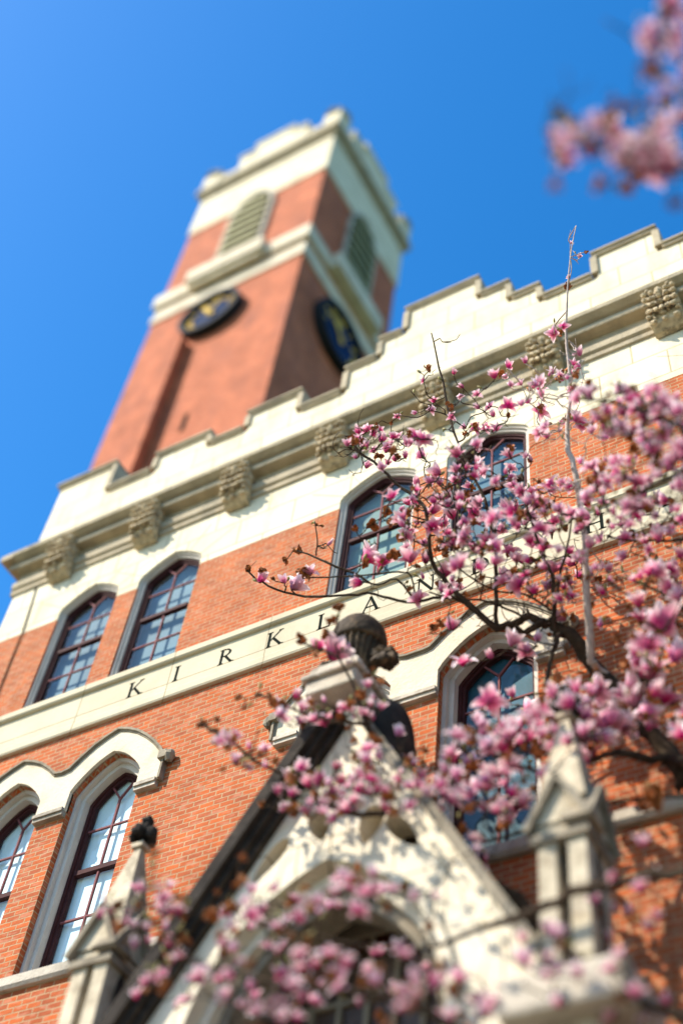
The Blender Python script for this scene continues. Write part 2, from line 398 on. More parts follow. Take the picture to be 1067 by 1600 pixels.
# inscription band
bd = MB().box(XL - .03, XR + .03, -.035, .0, 14.86, 15.45)
band = bd.build('string_course', MBAND, hall)
lip = MB().prism([(0, 15.452), (-.08, 15.452), (-.10, 15.475), (-.10, 15.585), (-.085, 15.60), (0, 15.64)], XL - .05, XR + .05, axis='x')
lip.build('upper_moulding', MBAND, band)
lw = MB().prism([(0, 14.66), (-.06, 14.66), (-.075, 14.69), (-.075, 14.80), (-.036, 14.858), (0, 14.858)], XL - .04, XR + .04, axis='x')
lw.build('lower_moulding', MBAND, band)
def letter(ch, x):
    H = .31; z0 = 15.0; b = MB(); y0, y1 = -.0405, -.0355
    S = lambda p, q, w: b.bar((x + p[0] * H, z0 + p[1] * H), (x + q[0] * H, z0 + q[1] * H), w * H, y0, y1)
    def serif(cx, z, w=.3): S((cx - w / 2, z), (cx + w / 2, z), .045)
    T, t = .135, .06
    def arc(cx, cz, rx, rz, a0, a1, n=10):
        vs = []
        for i in range(n + 1):
            a = a0 + (a1 - a0) * i / n; th = t + (T - t) * abs(math.cos(a))
            vs.append(((cx + rx * math.cos(a), cz + rz * math.sin(a)), (cx + (rx - th) * math.cos(a), cz + (rz - t) * math.sin(a))))
        for (o1, i1), (o2, i2) in zip(vs, vs[1:]):
            b.prism([(x + p[0] * H, z0 + p[1] * H) for p in (o1, o2, i2, i1)], y0, y1)
    if ch in 'KIRLDHN' and ch != 'N':
        S((.15, 0), (.15, 1), T); serif(.15, .02); serif(.15, .98)
    if ch == 'K':
        S((.2, .42), (.74, .98), t); serif(.74, .98, .24); S((.34, .58), (.80, .0), T); serif(.82, .02, .26)
    if ch == 'R':
        arc(.25, .74, .40, .26, -math.pi / 2, math.pi / 2); S((.15, .98), (.27, .98), t); S((.15, .51), (.27, .51), t)
        S((.36, .5), (.74, .0), T); serif(.78, .02, .2)
    if ch == 'L': S((.15, .025), (.66, .025), t); S((.64, 0), (.68, .22), .05)
    if ch == 'A':
        S((.06, 0), (.42, 1.0), t); S((.40, 1.0), (.80, 0), T); S((.2, .34), (.66, .34), t); serif(.06, .02, .24); serif(.8, .02, .28)
    if ch == 'D': arc(.2, .5, .62, .5, -math.pi / 2, math.pi / 2, 14); S((.1, .97), (.22, .97), t); S((.1, .03), (.22, .03), t)
    if ch == 'H':
        S((.75, 0), (.75, 1), T); serif(.75, .02); serif(.75, .98); S((.15, .52), (.75, .52), t)
    if ch == 'N':
        S((.12, 0), (.12, 1), t); S((.1, 1), (.78, 0), T); S((.8, 0), (.8, 1), t); serif(.12, .02, .24); serif(.08, .98, .2); serif(.8, .98, .24)
    b.build('letter', MBLACK, band)
for ch, x in zip('KIRKLANDHALL', (-10.80, -9.97, -9.18, -8.37, -7.53, -6.82, -5.98, -5.16, -3.55, -2.72, -1.85, -1.1)): letter(ch, x)

# sill course
MB().prism([(0, 10.27), (-.06, 10.27), (-.09, 10.31), (-.09, 10.43), (0, 10.5)], XL - .04, XR + .04, axis='x').build('sill_course', MGSTONE, hall)

# windows: stone jambs > wooden frame, glazing bars, panes, blinds, blue sheets with painted reflection
def window(outl, cx, half, z0, zs, apex, y, rail, hbs, split, blind_or_backing, deep):
    m = MB(); a = outl
    if deep:
        r1 = offset(a, .05); r2 = offset(a, .12)
        m.ring(a, r1, .10, y + .1); m.ring(r1, r2, y - .13, y + .1); wo = r2
    else:
        r1 = offset(a, .035); r2 = offset(a, .075)
        m.ring(a, r1, .035, y + .1); m.ring(r1, r2, .075, y + .1); wo = r2
    st = m.build('window', MJAMB, hall)
    r3 = offset(wo, .045); r4 = offset(wo, .08)
    f = MB().ring(wo, r3, y - .02, y + .09); f.ring(r3, r4, y + .01, y + .09)
    hw = half - (.2 if deep else .175)
    f.box(cx - hw, cx + hw, y - .005, y + .075, rail - .036, rail + .036)
    f.box(cx - hw, cx + hw, y + .01, y + .08, z0 + .12, z0 + .2)
    f.build('sash_frame', MWOOD, st)
    b = MB(); t = .026
    b.box(cx - t / 2, cx + t / 2, y + .015, y + .05, z0 + .2, rail - .05)
    b.box(cx - t / 2, cx + t / 2, y + .015, y + .05, rail + .05, split)
    for i, zz in enumerate(hbs):
        for s in (-1, 1):
            b.box(*sorted((cx + s * t / 2, cx + s * hw)), y + .018, y + .047, zz - t / 2, zz + t / 2)
    for s in (-1, 1): b.bar((cx + s * .0, split - .005), (cx + s * hw * .52, split + (apex - split) * .55), t, y + .0162, y + .0488)
    b.build('glazing_bar', MBAR, st)
    gp = offset(wo, .06)
    p = MB(); k = len(gp); p.add([(q[0], y + .035, q[1]) for q in gp], [tuple(range(k))]); p.build('pane', MGLASS, st)
    if blind_or_backing:
        bp_ = offset(wo, .02)
        q = MB(); q.prism(bp_, y + (.105 if deep else .16), y + (.112 if deep else .17))
        q.build('blind_or_backing', blind_or_backing, st)
for i, (c, h) in enumerate(zip(UPC, UH)):
    window(arch(c, h, 15.64, 18.04, TUDOR), c, h, 15.64, 18.04, 18.47, .14, 17.08, (16.42, 17.68), 18.05, (MSKYREFL, MSKYREFL, MBLINDG, MSKYREFL, MSKYREFL, MSKYREFL)[i], False)
for i, (c, h) in enumerate(zip(LOC, LH)):
    window(arch(c, h, 10.5, 13.05, GOTH), c, h, 10.5, 13.05, 13.87, .30, 12.17, (11.42, 12.88), 13.35, (MBLIND, MBLIND, MSKYREFL, MSKYREFL, MBLIND, MBLIND)[i], True)

# stone hoods over the lower windows, one per pair
def hood(c1, c2, h, wide):
    zs, rise = 13.05, .82
    def half_out(c, s, ext, ra):      # outer profile points from springing side to apex
        return [(c + s * (h + ext) * f, zs + r + .06 + .30 * (r - .33) / .535) for f, r in GOTH[1:]]
    e, ra = .36, 1.05
    L_ = half_out(c1, -1, e, ra); Rr = half_out(c2, 1, e, ra)
    inL = half_out(c1, 1, e, ra); inR = half_out(c2, -1, e, ra)
    mid = (c1 + c2) / 2
    if wide:        # flat link between the two arches
        zl = 13.76
        inL = [p for p in inL if p[1] > zl]; inR = [p for p in inR if p[1] > zl]
        vall = [(inL[0][0] + .1, zl), (inR[0][0] - .1, zl)]
    else:
        inL = [p for p in inL if p[0] < mid - .01]; inR = [p for p in inR if p[0] > mid + .01]
        vall = [(mid, min(inL[0][1], inR[0][1]) - .03)]
    top = L_ + inL[::-1][1:] + vall + inR[:-1] + Rr[::-1]       # left to right
    i1 = [(c1 - h * f, zs + r) for f, r in GOTH] + [(c1 + h * f, zs + r) for f, r in GOTH[::-1][1:]]
    i2 = [(c2 - h * f, zs + r) for f, r in GOTH] + [(c2 + h * f, zs + r) for f, r in GOTH[::-1][1:]]
    x0, x1 = L_[0][0], Rr[0][0]
    outl = [(x0, zs)] + i1 + i2 + [(x1, zs)] + top[::-1]
    # drop duplicate neighbours
    o2 = []
    for p in outl:
        if not o2 or (abs(p[0] - o2[-1][0]) + abs(p[1] - o2[-1][1])) > 1e-4: o2.append(p)
    hd = MB().prism(o2, -.055, .028).build('hood_mould', MSTONE, hall)
    # weathered drip mould along the top
    dm = MB()
    path = [(x0, zs)] + top + [(x1, zs)]
    for (y0, y1, a, b) in ((-.10, .0, .026, .062), (-.07, .0, .002, .026)):
        n = len(path); nn = []
        for i in range(n):
            p0, p2 = Vector(path[max(i - 1, 0)]), Vector(path[min(i + 1, n - 1)])
            d = (p2 - p0).normalized(); nn.append(Vector((-d.y, d.x)))
        for i in range(n - 1):
            p, q = Vector(path[i]), Vector(path[i + 1])
            dm.prism([tuple(p + nn[i] * a), tuple(q + nn[i + 1] * a), tuple(q + nn[i + 1] * b), tuple(p + nn[i] * b)], y0, y1)
    dm.build('drip_mould', MWEATH, hd)
    # moulded feet of the stone blocks
    for a, b in ((x0, c1 - h), (c1 + h, c2 - h), (c2 + h, x1)):
        ft = MB()
        ft.box(a + .004, b - .004, -.075, .0, zs - .085, zs - .03)
        ft.box(a + .004, b - .004, -.10, .0, zs - .028, zs + .03)
        ft.build('foot_moulding', MGSTONE, hd)
    for xx, s in ((x0, -1), (x1, 1)):
        ls = MB()
        ls.box(*sorted((xx - s * .02, xx + s * .10)), -.14, 0, zs + .32, zs + .45); ls.ell((xx + s * .13, -.07, zs + .36), (.08, .08, .1), 8, 6, .15)
        ls.build('label_stop', MWEATH, hd)
hood(LOC[0], LOC[1], .6, False); hood(LOC[2], LOC[3], .65, True); hood(LOC[4], LOC[5], .6, False)

# cable clipped to the wall at the left corner
MB().tube([on(75, 880, -.02), on(60, 908, -.025), on(49, 945, -.02), on(36, 985, -.03), on(18, 1030, -.02), on(0, 1075, -.025), on(-40, 1180, -.02)], .013, 6).build('cable', MBLACK, hall)

# ------------------------------------------------------------------ bell tower behind
tower = thing('bell_tower', 'tall square red brick bell tower with clock dials and louvred belfry behind the hall', 'tower')
TX0, TX1, TY0, TY1 = -19.45, -13.56, 4.0, 9.3
TC = (TX0 + TX1) / 2; TYC = (TY0 + TY1) / 2
box(TX0, TX1, TY0, TY1, 0, 46.35).build('shaft', MTOWER, tower)
def lou_arch(c, h, z0, zs, zt):
    return [(c - h, z0), (c + h, z0)] + [(c + h * f, zs + (zt - zs) * r) for f, r in ((1, 0), (.93, .3), (.75, .6), (.45, .85), (0, 1))] + [(c - h * f, zs + (zt - zs) * r) for f, r in ((.45, .85), (.75, .6), (.93, .3), (1, 0))]
bs = MB()
bs.box(TX0 - .06, TX1 + .06, TY0 - .06, TY1 + .06, 46.353, 49.3)
bs.build('belfry_stone', MASHLAR, tower)
LZ0, LZS, LZT = 42.3, 45.6, 47.2
def louvre(axis, c, h, pl, sgn):
    fr = MB(); o = lou_arch(c, h, LZ0, LZS, LZT); i_ = offset(o, .16)
    a, b = (pl - .12 * sgn, pl + .1 * sgn)
    m = MB()
    if axis == 'y':
        m.ring(o, i_, pl - .14, pl + .02)
    else:
        m.ring(o, i_, pl - .02, pl + .14); m.v = [(y, x, z) for x, y, z in m.v]
    t = m.build('louvre', MGSTONE, tower)
    bk = MB()
    if axis == 'y': bk.prism(i_, pl - .075, pl - .064)
    else: bk.prism(i_, pl + .066, pl + .077, axis='x')
    bk.build('backing', MBLACK, t)
    sl = MB(); n = 9
    for k in range(n):
        z = LZ0 + .15 + k * .62
        hw = h - .17
        if z + .3 > LZS: hw = (h - .17) * max(.1, (1 - ((z + .3 - LZS) / (LZT - LZS)) ** 1.6))
        if z + .35 > LZT - .25: break
        pr = lambda g: [(pl - g * .24, z), (pl - g * .24, z + .2), (pl - g * .09, z + .28), (pl - g * .09, z + .16)]
        if axis == 'y': sl.prism(pr(1), c - hw, c + hw, axis='x')
        else:
            q = MB().prism(pr(-1), c - hw, c + hw, axis='x')
            sl.add([(y, x, zz) for x, y, zz in q.v], q.f)
    sl.build('slat', MLOUV, t)
louvre('y', TC, .95, TY0, 1); louvre('x', TYC + .1, .95, TX1, 1)
st = MB(); st.box(TX0 - .07, TX1 + .07, TY0 - .07, TY1 + .07, 39.55, 39.95)
st.box(TX0 - .02, TX1 + .02, TY0 - .02, TY1 + .02, 39.952, 40.45)
st.build('lower_band', MSTONE, tower)
lg = MB()
lg.box(TX0 - .16, TX1 + .16, TY0 - .16, TY1 + .16, 40.6, 41.35)
lg.build('belfry_ledge', MSTONE, tower)
bl = MB(); bl.box(TC - 1.6, TC + 1.4, TY0 - .45, TY0 - .162, 40.7, 41.45); bl.box(TC - 1.45, TC + 1.25, TY0 - .32, TY0 - .162, 40.45, 40.697)
bl.build('balcony', MSTONE, tower)
bl = MB(); bl.box(TX1 + .162, TX1 + .5, TYC - 1.4, TYC + 1.5, 40.62, 41.5); bl.build('balcony', MSTONE, tower)
co = MB()
for e, z0, z1 in ((.12, 49.303, 49.55), (.22, 49.553, 49.75), (.31, 49.753, 50.05)):
    co.box(TX0 - e, TX1 + e, TY0 - e, TY1 + e, z0, z1)
co.build('tower_cornice', MCOPE, tower)
bt = MB()
bt.box(TX0 - .15, TX1 + .15, TY0 - .15, TY0 + .2, 50.053, 50.9); bt.box(TX1 - .2, TX1 + .15, TY0 + .203, TY1 - .2, 50.053, 50.9)
bt.box(TX0 - .15, TX0 + .2, TY0 + .203, TY1 - .2, 50.053, 50.9); bt.box(TX0 - .15, TX1 + .15, TY1 - .197, TY1 + .15, 50.053, 50.9)
bt.build('battlement', MASHLAR, tower)
mr = []
def merlon(x0, x1, y0, y1, h):
    m = MB().box(x0, x1, y0, y1, 50.903, 50.9 + h); m.box(x0 - .07, x1 + .07, y0 - .07, y1 + .07, 50.903 + h, 51.05 + h); m.build('merlon', MASHLAR, tower)
for x0, x1, h in ((TC - 1.55, TC - .9, .9), (TC - .88, TC + .88, 1.5), (TC + .9, TC + 1.55, .9)): merlon(x0, x1, TY0 - .15, TY0 + .2, h)
for y0, y1, h in ((TYC - 1.7, TYC - .9, .7), (TYC - .85, TYC + .85, 1.3), (TYC + .9, TYC + 1.7, .7)): merlon(TX1 - .2, TX1 + .15, y0, y1, h)
for x, y in ((TX0, TY0), (TX1, TY0), (TX1, TY1), (TX0, TY1)):
    m = MB().box(x - .22 if x == TX0 else x - .5, x + .5 if x == TX0 else x + .22, y - .22 if y == TY0 else y - .5, y + .5 if y == TY0 else y + .22, 50.056, 51.45)
    cx, cy = (x + .14 if x == TX0 else x - .14), (y + .14 if y == TY0 else y - .14)
    m.lathe([(.55, 51.453), (.5, 51.6), (.25, 51.85), (.02, 51.95)], cx, cy, 8)
    m.build('corner_turret', MASHLAR, tower)
# rib and slit
MB().box(-17.78, -17.25, TY0 - .38, TY0 - .003, 15, 36.55).build('pilaster', MTOWER, tower)
MB().tube([(-17.9, TY0 - .06, 15), (-17.9, TY0 - .06, 36.9)], .055, 8).build('groove_line', MIRON, tower)  # dark tube added in place of a groove's thin dark line
s_ = MB().box(-16.38, -16.2, TY0 - .012, TY0 + .05, 31.1, 32.0); s_.build('slit_window', MBLACK, tower)
# clocks
def clock(axis, c, zc, pl, rr):
    m = MB(); n = 48
    ringpts = lambda r: [(c + r * math.cos(2 * math.pi * k / n), zc + r * math.sin(2 * math.pi * k / n)) for k in range(n)]
    tr = (lambda b: b) if axis == 'y' else (lambda b: setattr(b, 'v', [(2 * pl - y, x, z) for x, y, z in b.v]) or b)
    ck = tr(MB().prism(ringpts(rr), pl - .16, pl)).build('clock', MDIAL, tower)
    rg = MB(); rg.ring(ringpts(rr * 1.12), ringpts(rr * .95), pl - .34, pl)
    tr(rg).build('rim', MIRON, ck)
    NUM = ['XII', 'I', 'II', 'III', 'IIII', 'V', 'VI', 'VII', 'VIII', 'IX', 'X', 'XI']
    for k, s in enumerate(NUM):
        b = MB(); a = math.pi / 2 - 2 * math.pi * k / 12; er = Vector((math.cos(a), math.sin(a))); et = Vector((er.y, -er.x))
        w = {'I': .085, 'V': .17, 'X': .17}; tot = sum(w[q] for q in s); xx = -tot / 2
        P = lambda u, v: tuple(Vector((c, zc)) + er * (rr * .80 + v * rr) + et * (u * rr))
        for q in s:
            x0, x1 = xx, xx + w[q]; xm = (x0 + x1) / 2; h = .13
            if q == 'I': b.bar(P(xm, -h), P(xm, h), .055 * rr, pl - .19, pl - .165)
            if q == 'V': b.bar(P(xm, -h), P(x0 + .02, h), .055 * rr, pl - .19, pl - .165); b.bar(P(xm, -h), P(x1 - .02, h), .035 * rr, pl - .191, pl - .1652)
            if q == 'X': b.bar(P(x0 + .02, -h), P(x1 - .02, h), .055 * rr, pl - .19, pl - .165); b.bar(P(x1 - .02, -h), P(x0 + .02, h), .035 * rr, pl - .191, pl - .1652)
            xx += w[q]
        tr(b).build('numeral', MGOLD, ck)
    for k, (ang, ln, wd) in enumerate(((122, .55, .17), (60 if axis == 'y' else 150, .74, .07))):
        a = R(ang); b = MB(); e = Vector((math.cos(a), math.sin(a))); p = Vector((c, zc))
        b.bar(tuple(p - e * .2 * rr), tuple(p + e * ln * rr), wd * rr, pl - .24 - .03 * k, pl - .215 - .03 * k)
        tr(b).build('clock_hand', MGOLD, ck)
clock('y', TC - .1, 37.8, TY0, 1.02); clock('x', TYC - .25, 37.75, TX1, 1.2)

# ------------------------------------------------------------------ stone porch
PC = -5.82
porch = thing('entrance_porch', 'cream stone gabled porch with trefoil piercings and dark carved finial against the brick front', 'porch')
APX = 11.35; HB = 2.28; ZE = APX - HB / .585
PF, PB = -1.5, -.003
def parch(w, zs):
    r = (1.45 ** 2 + w * w) / (2 * w); rise = math.sqrt(max(.01, r * r - (r - w) ** 2)); pts = []
    r = w * 1.45; rise = math.sqrt(r * r - (r - w) ** 2)
    for i in range(13):
        a = math.acos((r - w) / r) * i / 12
        pts.append(((r * math.cos(a) - (r - w)) / w, r * math.sin(a)))
    return pts
ARZ = 7.6
a0 = arch(PC, 1.36, .02, ARZ, parch(1.36, ARZ))
def tear(cx, cz, ang, ln, w):
    pts = []
    for k in range(20):
        t = 2 * math.pi * k / 20; x = ln * (math.cos(t) * .5); y = w * math.sin(t) * (.75 + .25 * math.cos(t)) * .5
        c, s = math.cos(ang), math.sin(ang); pts.append((cx + x * c - y * s, cz + x * s + y * c))
    return pts[::-1]
hs = [tear(PC - .70, 9.72, R(52), .56, .25), tear(PC + .78, 9.62, R(128), .56, .25), tear(PC - .17, 10.0, R(105), .42, .34), tear(PC + .42, 9.82, R(80), .46, .36)]
HT = (APX - .15)
gout = [(PC - HB, .01), (PC + HB, .01), (PC + HB, ZE - .05), (PC, APX - .04), (PC - HB, ZE - .05)]
# door opening cut: outline goes round the arch
o = [(PC - HB, .01)] + [a0[0]] + a0[2:][::-1] + [a0[1]] + [(PC + HB, .01), (PC + HB, ZE - .05), (PC, APX - .04), (PC - HB, ZE - .05)]
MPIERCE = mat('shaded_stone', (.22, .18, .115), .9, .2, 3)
MPORCH = masonry('porch_stone', (.64, .56, .41), (.69, .61, .46), (.36, .29, .19), 1.1, .7, .010, .10, .4, dirt=(.36, .30, .2), dirt_pos=(.5, .8))
MB().prism(o, PF, PF + .35, hs).build('gable_wall', MPORCH, porch)
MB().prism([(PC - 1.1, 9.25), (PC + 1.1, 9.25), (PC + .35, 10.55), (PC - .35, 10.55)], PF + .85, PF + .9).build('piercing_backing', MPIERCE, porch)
wl = MB()
for s in (-1, 1):
    wl.box(*sorted((PC + s * (HB - .4), PC + s * HB)), PF + .353, PB, .01, ZE - .1)
wl.build('side_wall', MPORCH, porch)
# receding arch orders
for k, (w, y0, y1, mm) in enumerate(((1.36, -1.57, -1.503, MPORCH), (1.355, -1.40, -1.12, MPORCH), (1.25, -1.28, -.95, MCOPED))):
    A = arch(PC, w + (.07 if k == 0 else 0), .02, ARZ, parch(w + (.07 if k == 0 else 0), ARZ)); wi = w - .105 if k else w
    B = arch(PC, wi, .02, ARZ, parch(wi, ARZ))
    MB().ring(A, B, y0, y1).build('arch_moulding', mm, porch, smooth=False)
MB().prism(arch(PC, 1.16, .02, ARZ, parch(1.16, ARZ)), -.55, -.48).build('tympanum', MDOOR, porch)
tr = MB()
for k in range(-3, 4): tr.box(PC + k * .3 - .03, PC + k * .3 + .03, -.60, -.553, 5.3, 8.2 + 1.1 * (1 - (k / 3.6) ** 2))
for z in (6.0, 6.9, 7.8, 8.6): tr.box(PC - .95, PC + .95, -.597, -.555, z - .03, z + .03)
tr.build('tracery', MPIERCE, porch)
dd = MB().box(PC - .8, PC + .8, -.63, -.553, .02, 5.2); dd.build('door', MDOOR, porch)
# roof back to the wall and the copings
SL = .585
def slope_pt(s, z, off): return (PC + s * ((APX - z) * SL + off), z)
for s in (-1, 1):
    pts = [(PC, APX - .03), (PC, APX + .12), slope_pt(s, ZE, .06), slope_pt(s, ZE, -.02)]
    MB().prism(pts, PF + .355, PB).build('porch_roof', MROOF, porch)
    def strip(o0, o1, y0, y1, name, mm, zt=.0):
        q = [slope_pt(s, APX - zt, o0), slope_pt(s, APX - zt, o1), slope_pt(s, ZE - .25, o1), slope_pt(s, ZE - .25, o0)]
        return MB().prism(q, y0, y1).build(name, mm, porch)
    cpg = strip(.10, .28 if s < 0 else .22, -1.74, -1.1, 'gable_coping', MDARK if s < 0 else MCOPED)  # left coping: blackened stone with its shade also put into the colour
    for (o0, o1, y0) in ((.02, .098, -1.66), (-.06, .018, -1.585)):
        q = [slope_pt(s, APX, o0), slope_pt(s, APX, o1), slope_pt(s, ZE - .25, o1), slope_pt(s, ZE - .25, o0)]
        MB().prism(q, y0, -1.503).build('roll_moulding', MDARK if s < 0 else MPORCH, cpg)  # left rolls carry painted shade, right ones stay cream
# apex block and carved finial
ab = MB(); ab.box(PC - .31, PC + .31, -1.92, -1.08, 11.45, 11.645); ab.box(PC - .36, PC + .36, -1.97, -1.03, 11.648, 11.72)
ab.prism([(PC - .36, 11.723), (PC + .36, 11.723), (PC + .28, 11.86), (PC - .28, 11.86)], -1.9, -1.1)
ab.build('apex_block', MGSTONE, porch, bevel=.02)
MB().ell((PC + .40, -1.2, 11.12), (.20, .36, .55), 16, 12, .03).build('apex_crocket', MDARK, porch, smooth=True)  # dark tone is the shade on this side of the apex, painted in
FY = -1.5
prof = [(.17, 11.862), (.175, 11.93), (.21, 12.0), (.235, 12.12), (.28, 12.25), (.32, 12.36), (.335, 12.46), (.29, 12.50)]
prof = [(r * .88, z) for r, z in prof]
fb = MB().lathe(prof, PC + .02, FY, 96, .06, 24)
fin = fb.build('finial', MBRONZE, porch, smooth=True)
hd = MB().lathe([(.25, 12.42), (.31, 12.41), (.325, 12.47), (.325, 12.57), (.30, 12.68), (.24, 12.78), (.15, 12.84), (.05, 12.86)], PC + .02, FY, 40)
hd.build('finial_cap', MBRONZE, fin, smooth=True)
for s, z in ((1, 12.12), (-1, 12.2)):
    lf = MB()
    for k in range(14): lf.ell((PC + s * random.uniform(.3, .5), FY + random.uniform(-.1, .1), z + random.uniform(-.1, .08)), (.08, .07, .07), 8, 6, .25)
    lf.build('finial_leaf', MBRONZE, fin)
# pinnacles
def pinnacle(x):
    y0, y1 = -1.74, -1.26; h = .215; ym = (y0 + y1) / 2; hy = .24
    slot = [(x - .055, 7.6), (x + .055, 7.6), (x + .055, 8.72), (x + .03, 8.84), (x, 8.88), (x - .03, 8.84), (x - .055, 8.72)]
    sh = MB().prism([(x - h, .01), (x + h, .01), (x + h, 9.05), (x - h, 9.05)], y0, y0 + .12, [slot])
    sh.box(x - h, x + h, y0 + .123, y1, .01, 9.05)
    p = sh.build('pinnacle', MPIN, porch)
    MB().box(x - .06, x + .06, y0 + .117, y0 + .1215, 7.6, 8.85).build('slot_shade', MDARK, p)  # slot's shade painted as a dark back
    s2 = MB().prism([(ym - .06, 7.7), (ym + .06, 7.7), (ym + .06, 8.7), (ym, 8.85), (ym - .06, 8.7)], x + h - .002, x + h + .004, axis='x'); s2.build('slot_shade', MDARK, p)  # flat dark sheet on the flank, painted shade of a lancet slot
    gb = MB()
    tri = lambda c, w: [(c - w, 9.0), (c + w, 9.0), (c, 9.45)]
    gb.prism(tri(x, h + .03), y0 - .02, y0 + .22); gb.prism(tri(x, h + .03), y1 - .22, y1 + .02)
    gb.prism(tri(ym, hy + .03), x + h - .2, x + h + .02, axis='x'); gb.prism(tri(ym, hy + .03), x - h - .02, x - h + .2, axis='x')
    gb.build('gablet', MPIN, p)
    gc = MB()
    for s in (-1, 1):
        gc.bar((x + s * (h + .08), 8.93), (x, 9.48), .06, y0 - .09, y0 + .2)
        q = MB().bar((ym + s * (hy + .08), 8.93), (ym, 9.48), .06, 0, .28)
        gc.add([(x + h - .18 + yy, xx, zz) for xx, yy, zz in q.v], q.f)
    gc.box(x - h - .045, x + h + .045, y0 - .045, y1 + .045, 8.81, 8.89)
    gc.build('gablet_coping', MCOPED, p)
    sp = MB(); b = .235; zt = 10.38; vs = [(x - b, ym - b, 9.25), (x + b, ym - b, 9.25), (x + b, ym + b, 9.25), (x - b, ym + b, 9.25), (x - .04, ym - .04, zt), (x + .04, ym - .04, zt), (x + .04, ym + .04, zt), (x - .04, ym + .04, zt)]
    sp.add(vs, [(3, 2, 1, 0), (4, 5, 6, 7), (0, 1, 5, 4), (1, 2, 6, 5), (2, 3, 7, 6), (3, 0, 4, 7)])
    sp.box(x - .075, x + .075, ym - .075, ym + .075, 10.383, 10.44)
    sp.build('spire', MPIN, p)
    fn = MB(); fn.box(x - .04, x + .04, ym - .04, ym + .04, 10.443, 10.6)
    for dx, dy, dz, s in ((0, 0, 10.75, .075), (.1, 0, 10.58, .075), (-.1, 0, 10.58, .075), (0, .1, 10.58, .075), (0, -.1, 10.58, .075), (.07, .07, 10.52, .06), (-.07, -.07, 10.52, .06), (0, 0, 10.62, .1)):
        fn.ell((x + dx, ym + dy, dz), (s, s, s * 1.1), 8, 6, .18)
    fn.build('pinnacle_finial', MDARK, p)
pinnacle(PC - 2.46); pinnacle(PC + 2.46)
for a in (1.95, -3.0): box(PC + a, PC + a + 1.05, -1.95, -1.1, 7.15, 7.5).build('buttress_cap', MGSTONE, porch, bevel=.05)

# ------------------------------------------------------------------ magnolia
tree = thing('magnolia_tree', 'magnolia tree in pink bloom with dark crooked branches reaching across the front', 'tree')
MBARK = mat('dark_bark', (.055, .037, .024), .9, .35, 14, .7, 40, spec=.08, dirt=(.10, .08, .05), dirt_scale=9, dirt_pos=(.55, .7))
MPALE = mat('pale_bark', (.42, .33, .27), .8, .25, 12, .4, 30, dirt=(.12, .09, .07), dirt_scale=10, dirt_pos=(.6, .68))
def petal_mat():
    m = bpy.data.materials.new('magnolia_petal'); m.use_nodes = True
    t = m.node_tree; N = t.nodes; L = t.links; p = N['Principled BSDF']
    a = N.new('ShaderNodeAttribute'); a.attribute_name = 'along'
    oi = N.new('ShaderNodeNewGeometry')
    rmp = N.new('ShaderNodeValToRGB'); L.new(a.outputs['Fac'], rmp.inputs['Fac'])
    e = rmp.color_ramp.elements; e[0].position = .0; e[0].color = (.44, .035, .14, 1); e[1].position = 1; e[1].color = (.95, .86, .82, 1)
    x = rmp.color_ramp.elements.new(.38); x.color = (.77, .28, .42, 1)
    x = rmp.color_ramp.elements.new(.70); x.color = (.92, .64, .68, 1)
    r2 = N.new('ShaderNodeValToRGB'); L.new(a.outputs['Fac'], r2.inputs['Fac'])
    e = r2.color_ramp.elements; e[0].position = .1; e[0].color = (.72, .36, .48, 1); e[1].position = .6; e[1].color = (.93, .82, .80, 1)
    mx = N.new('ShaderNodeMix'); mx.data_type = 'RGBA'; L.new(oi.outputs['Backfacing'], mx.inputs['Factor'])
    L.new(rmp.outputs[0], mx.inputs['A']); L.new(r2.outputs[0], mx.inputs['B'])
    n = N.new('ShaderNodeTexNoise'); n.inputs['Scale'].default_value = 2.0; L.new(oi.outputs['Position'], n.inputs['Vector'])
    hs = N.new('ShaderNodeHueSaturation'); L.new(mx.outputs['Result'], hs.inputs['Color'])
    mr = N.new('ShaderNodeMapRange'); L.new(n.outputs['Fac'], mr.inputs['Value']); mr.inputs['From Min'].default_value = .3; mr.inputs['From Max'].default_value = .7
    mr.inputs['To Min'].default_value = .75; mr.inputs['To Max'].default_value = 1.5; L.new(mr.outputs[0], hs.inputs['Saturation'])
    L.new(hs.outputs[0], p.inputs['Base Color']); p.inputs['Roughness'].default_value = .55
    tl = N.new('ShaderNodeBsdfTranslucent'); L.new(hs.outputs[0], tl.inputs[0])
    ms = N.new('ShaderNodeMixShader'); ms.inputs[0].default_value = .35
    L.new(p.outputs[0], ms.inputs[1]); L.new(tl.outputs[0], ms.inputs[2]); L.new(ms.outputs[0], N['Material Output'].inputs[0])
    return m
MPETAL = petal_mat()
MWITHER = mat('withered_petal', (.33, .105, .02), .8, .7, 16)
MBUD = mat('bud_scale', (.24, .20, .05), .7, .45, 12)
MLEAF = mat('young_leaf', (.22, .28, .03), .6, .3, 8)

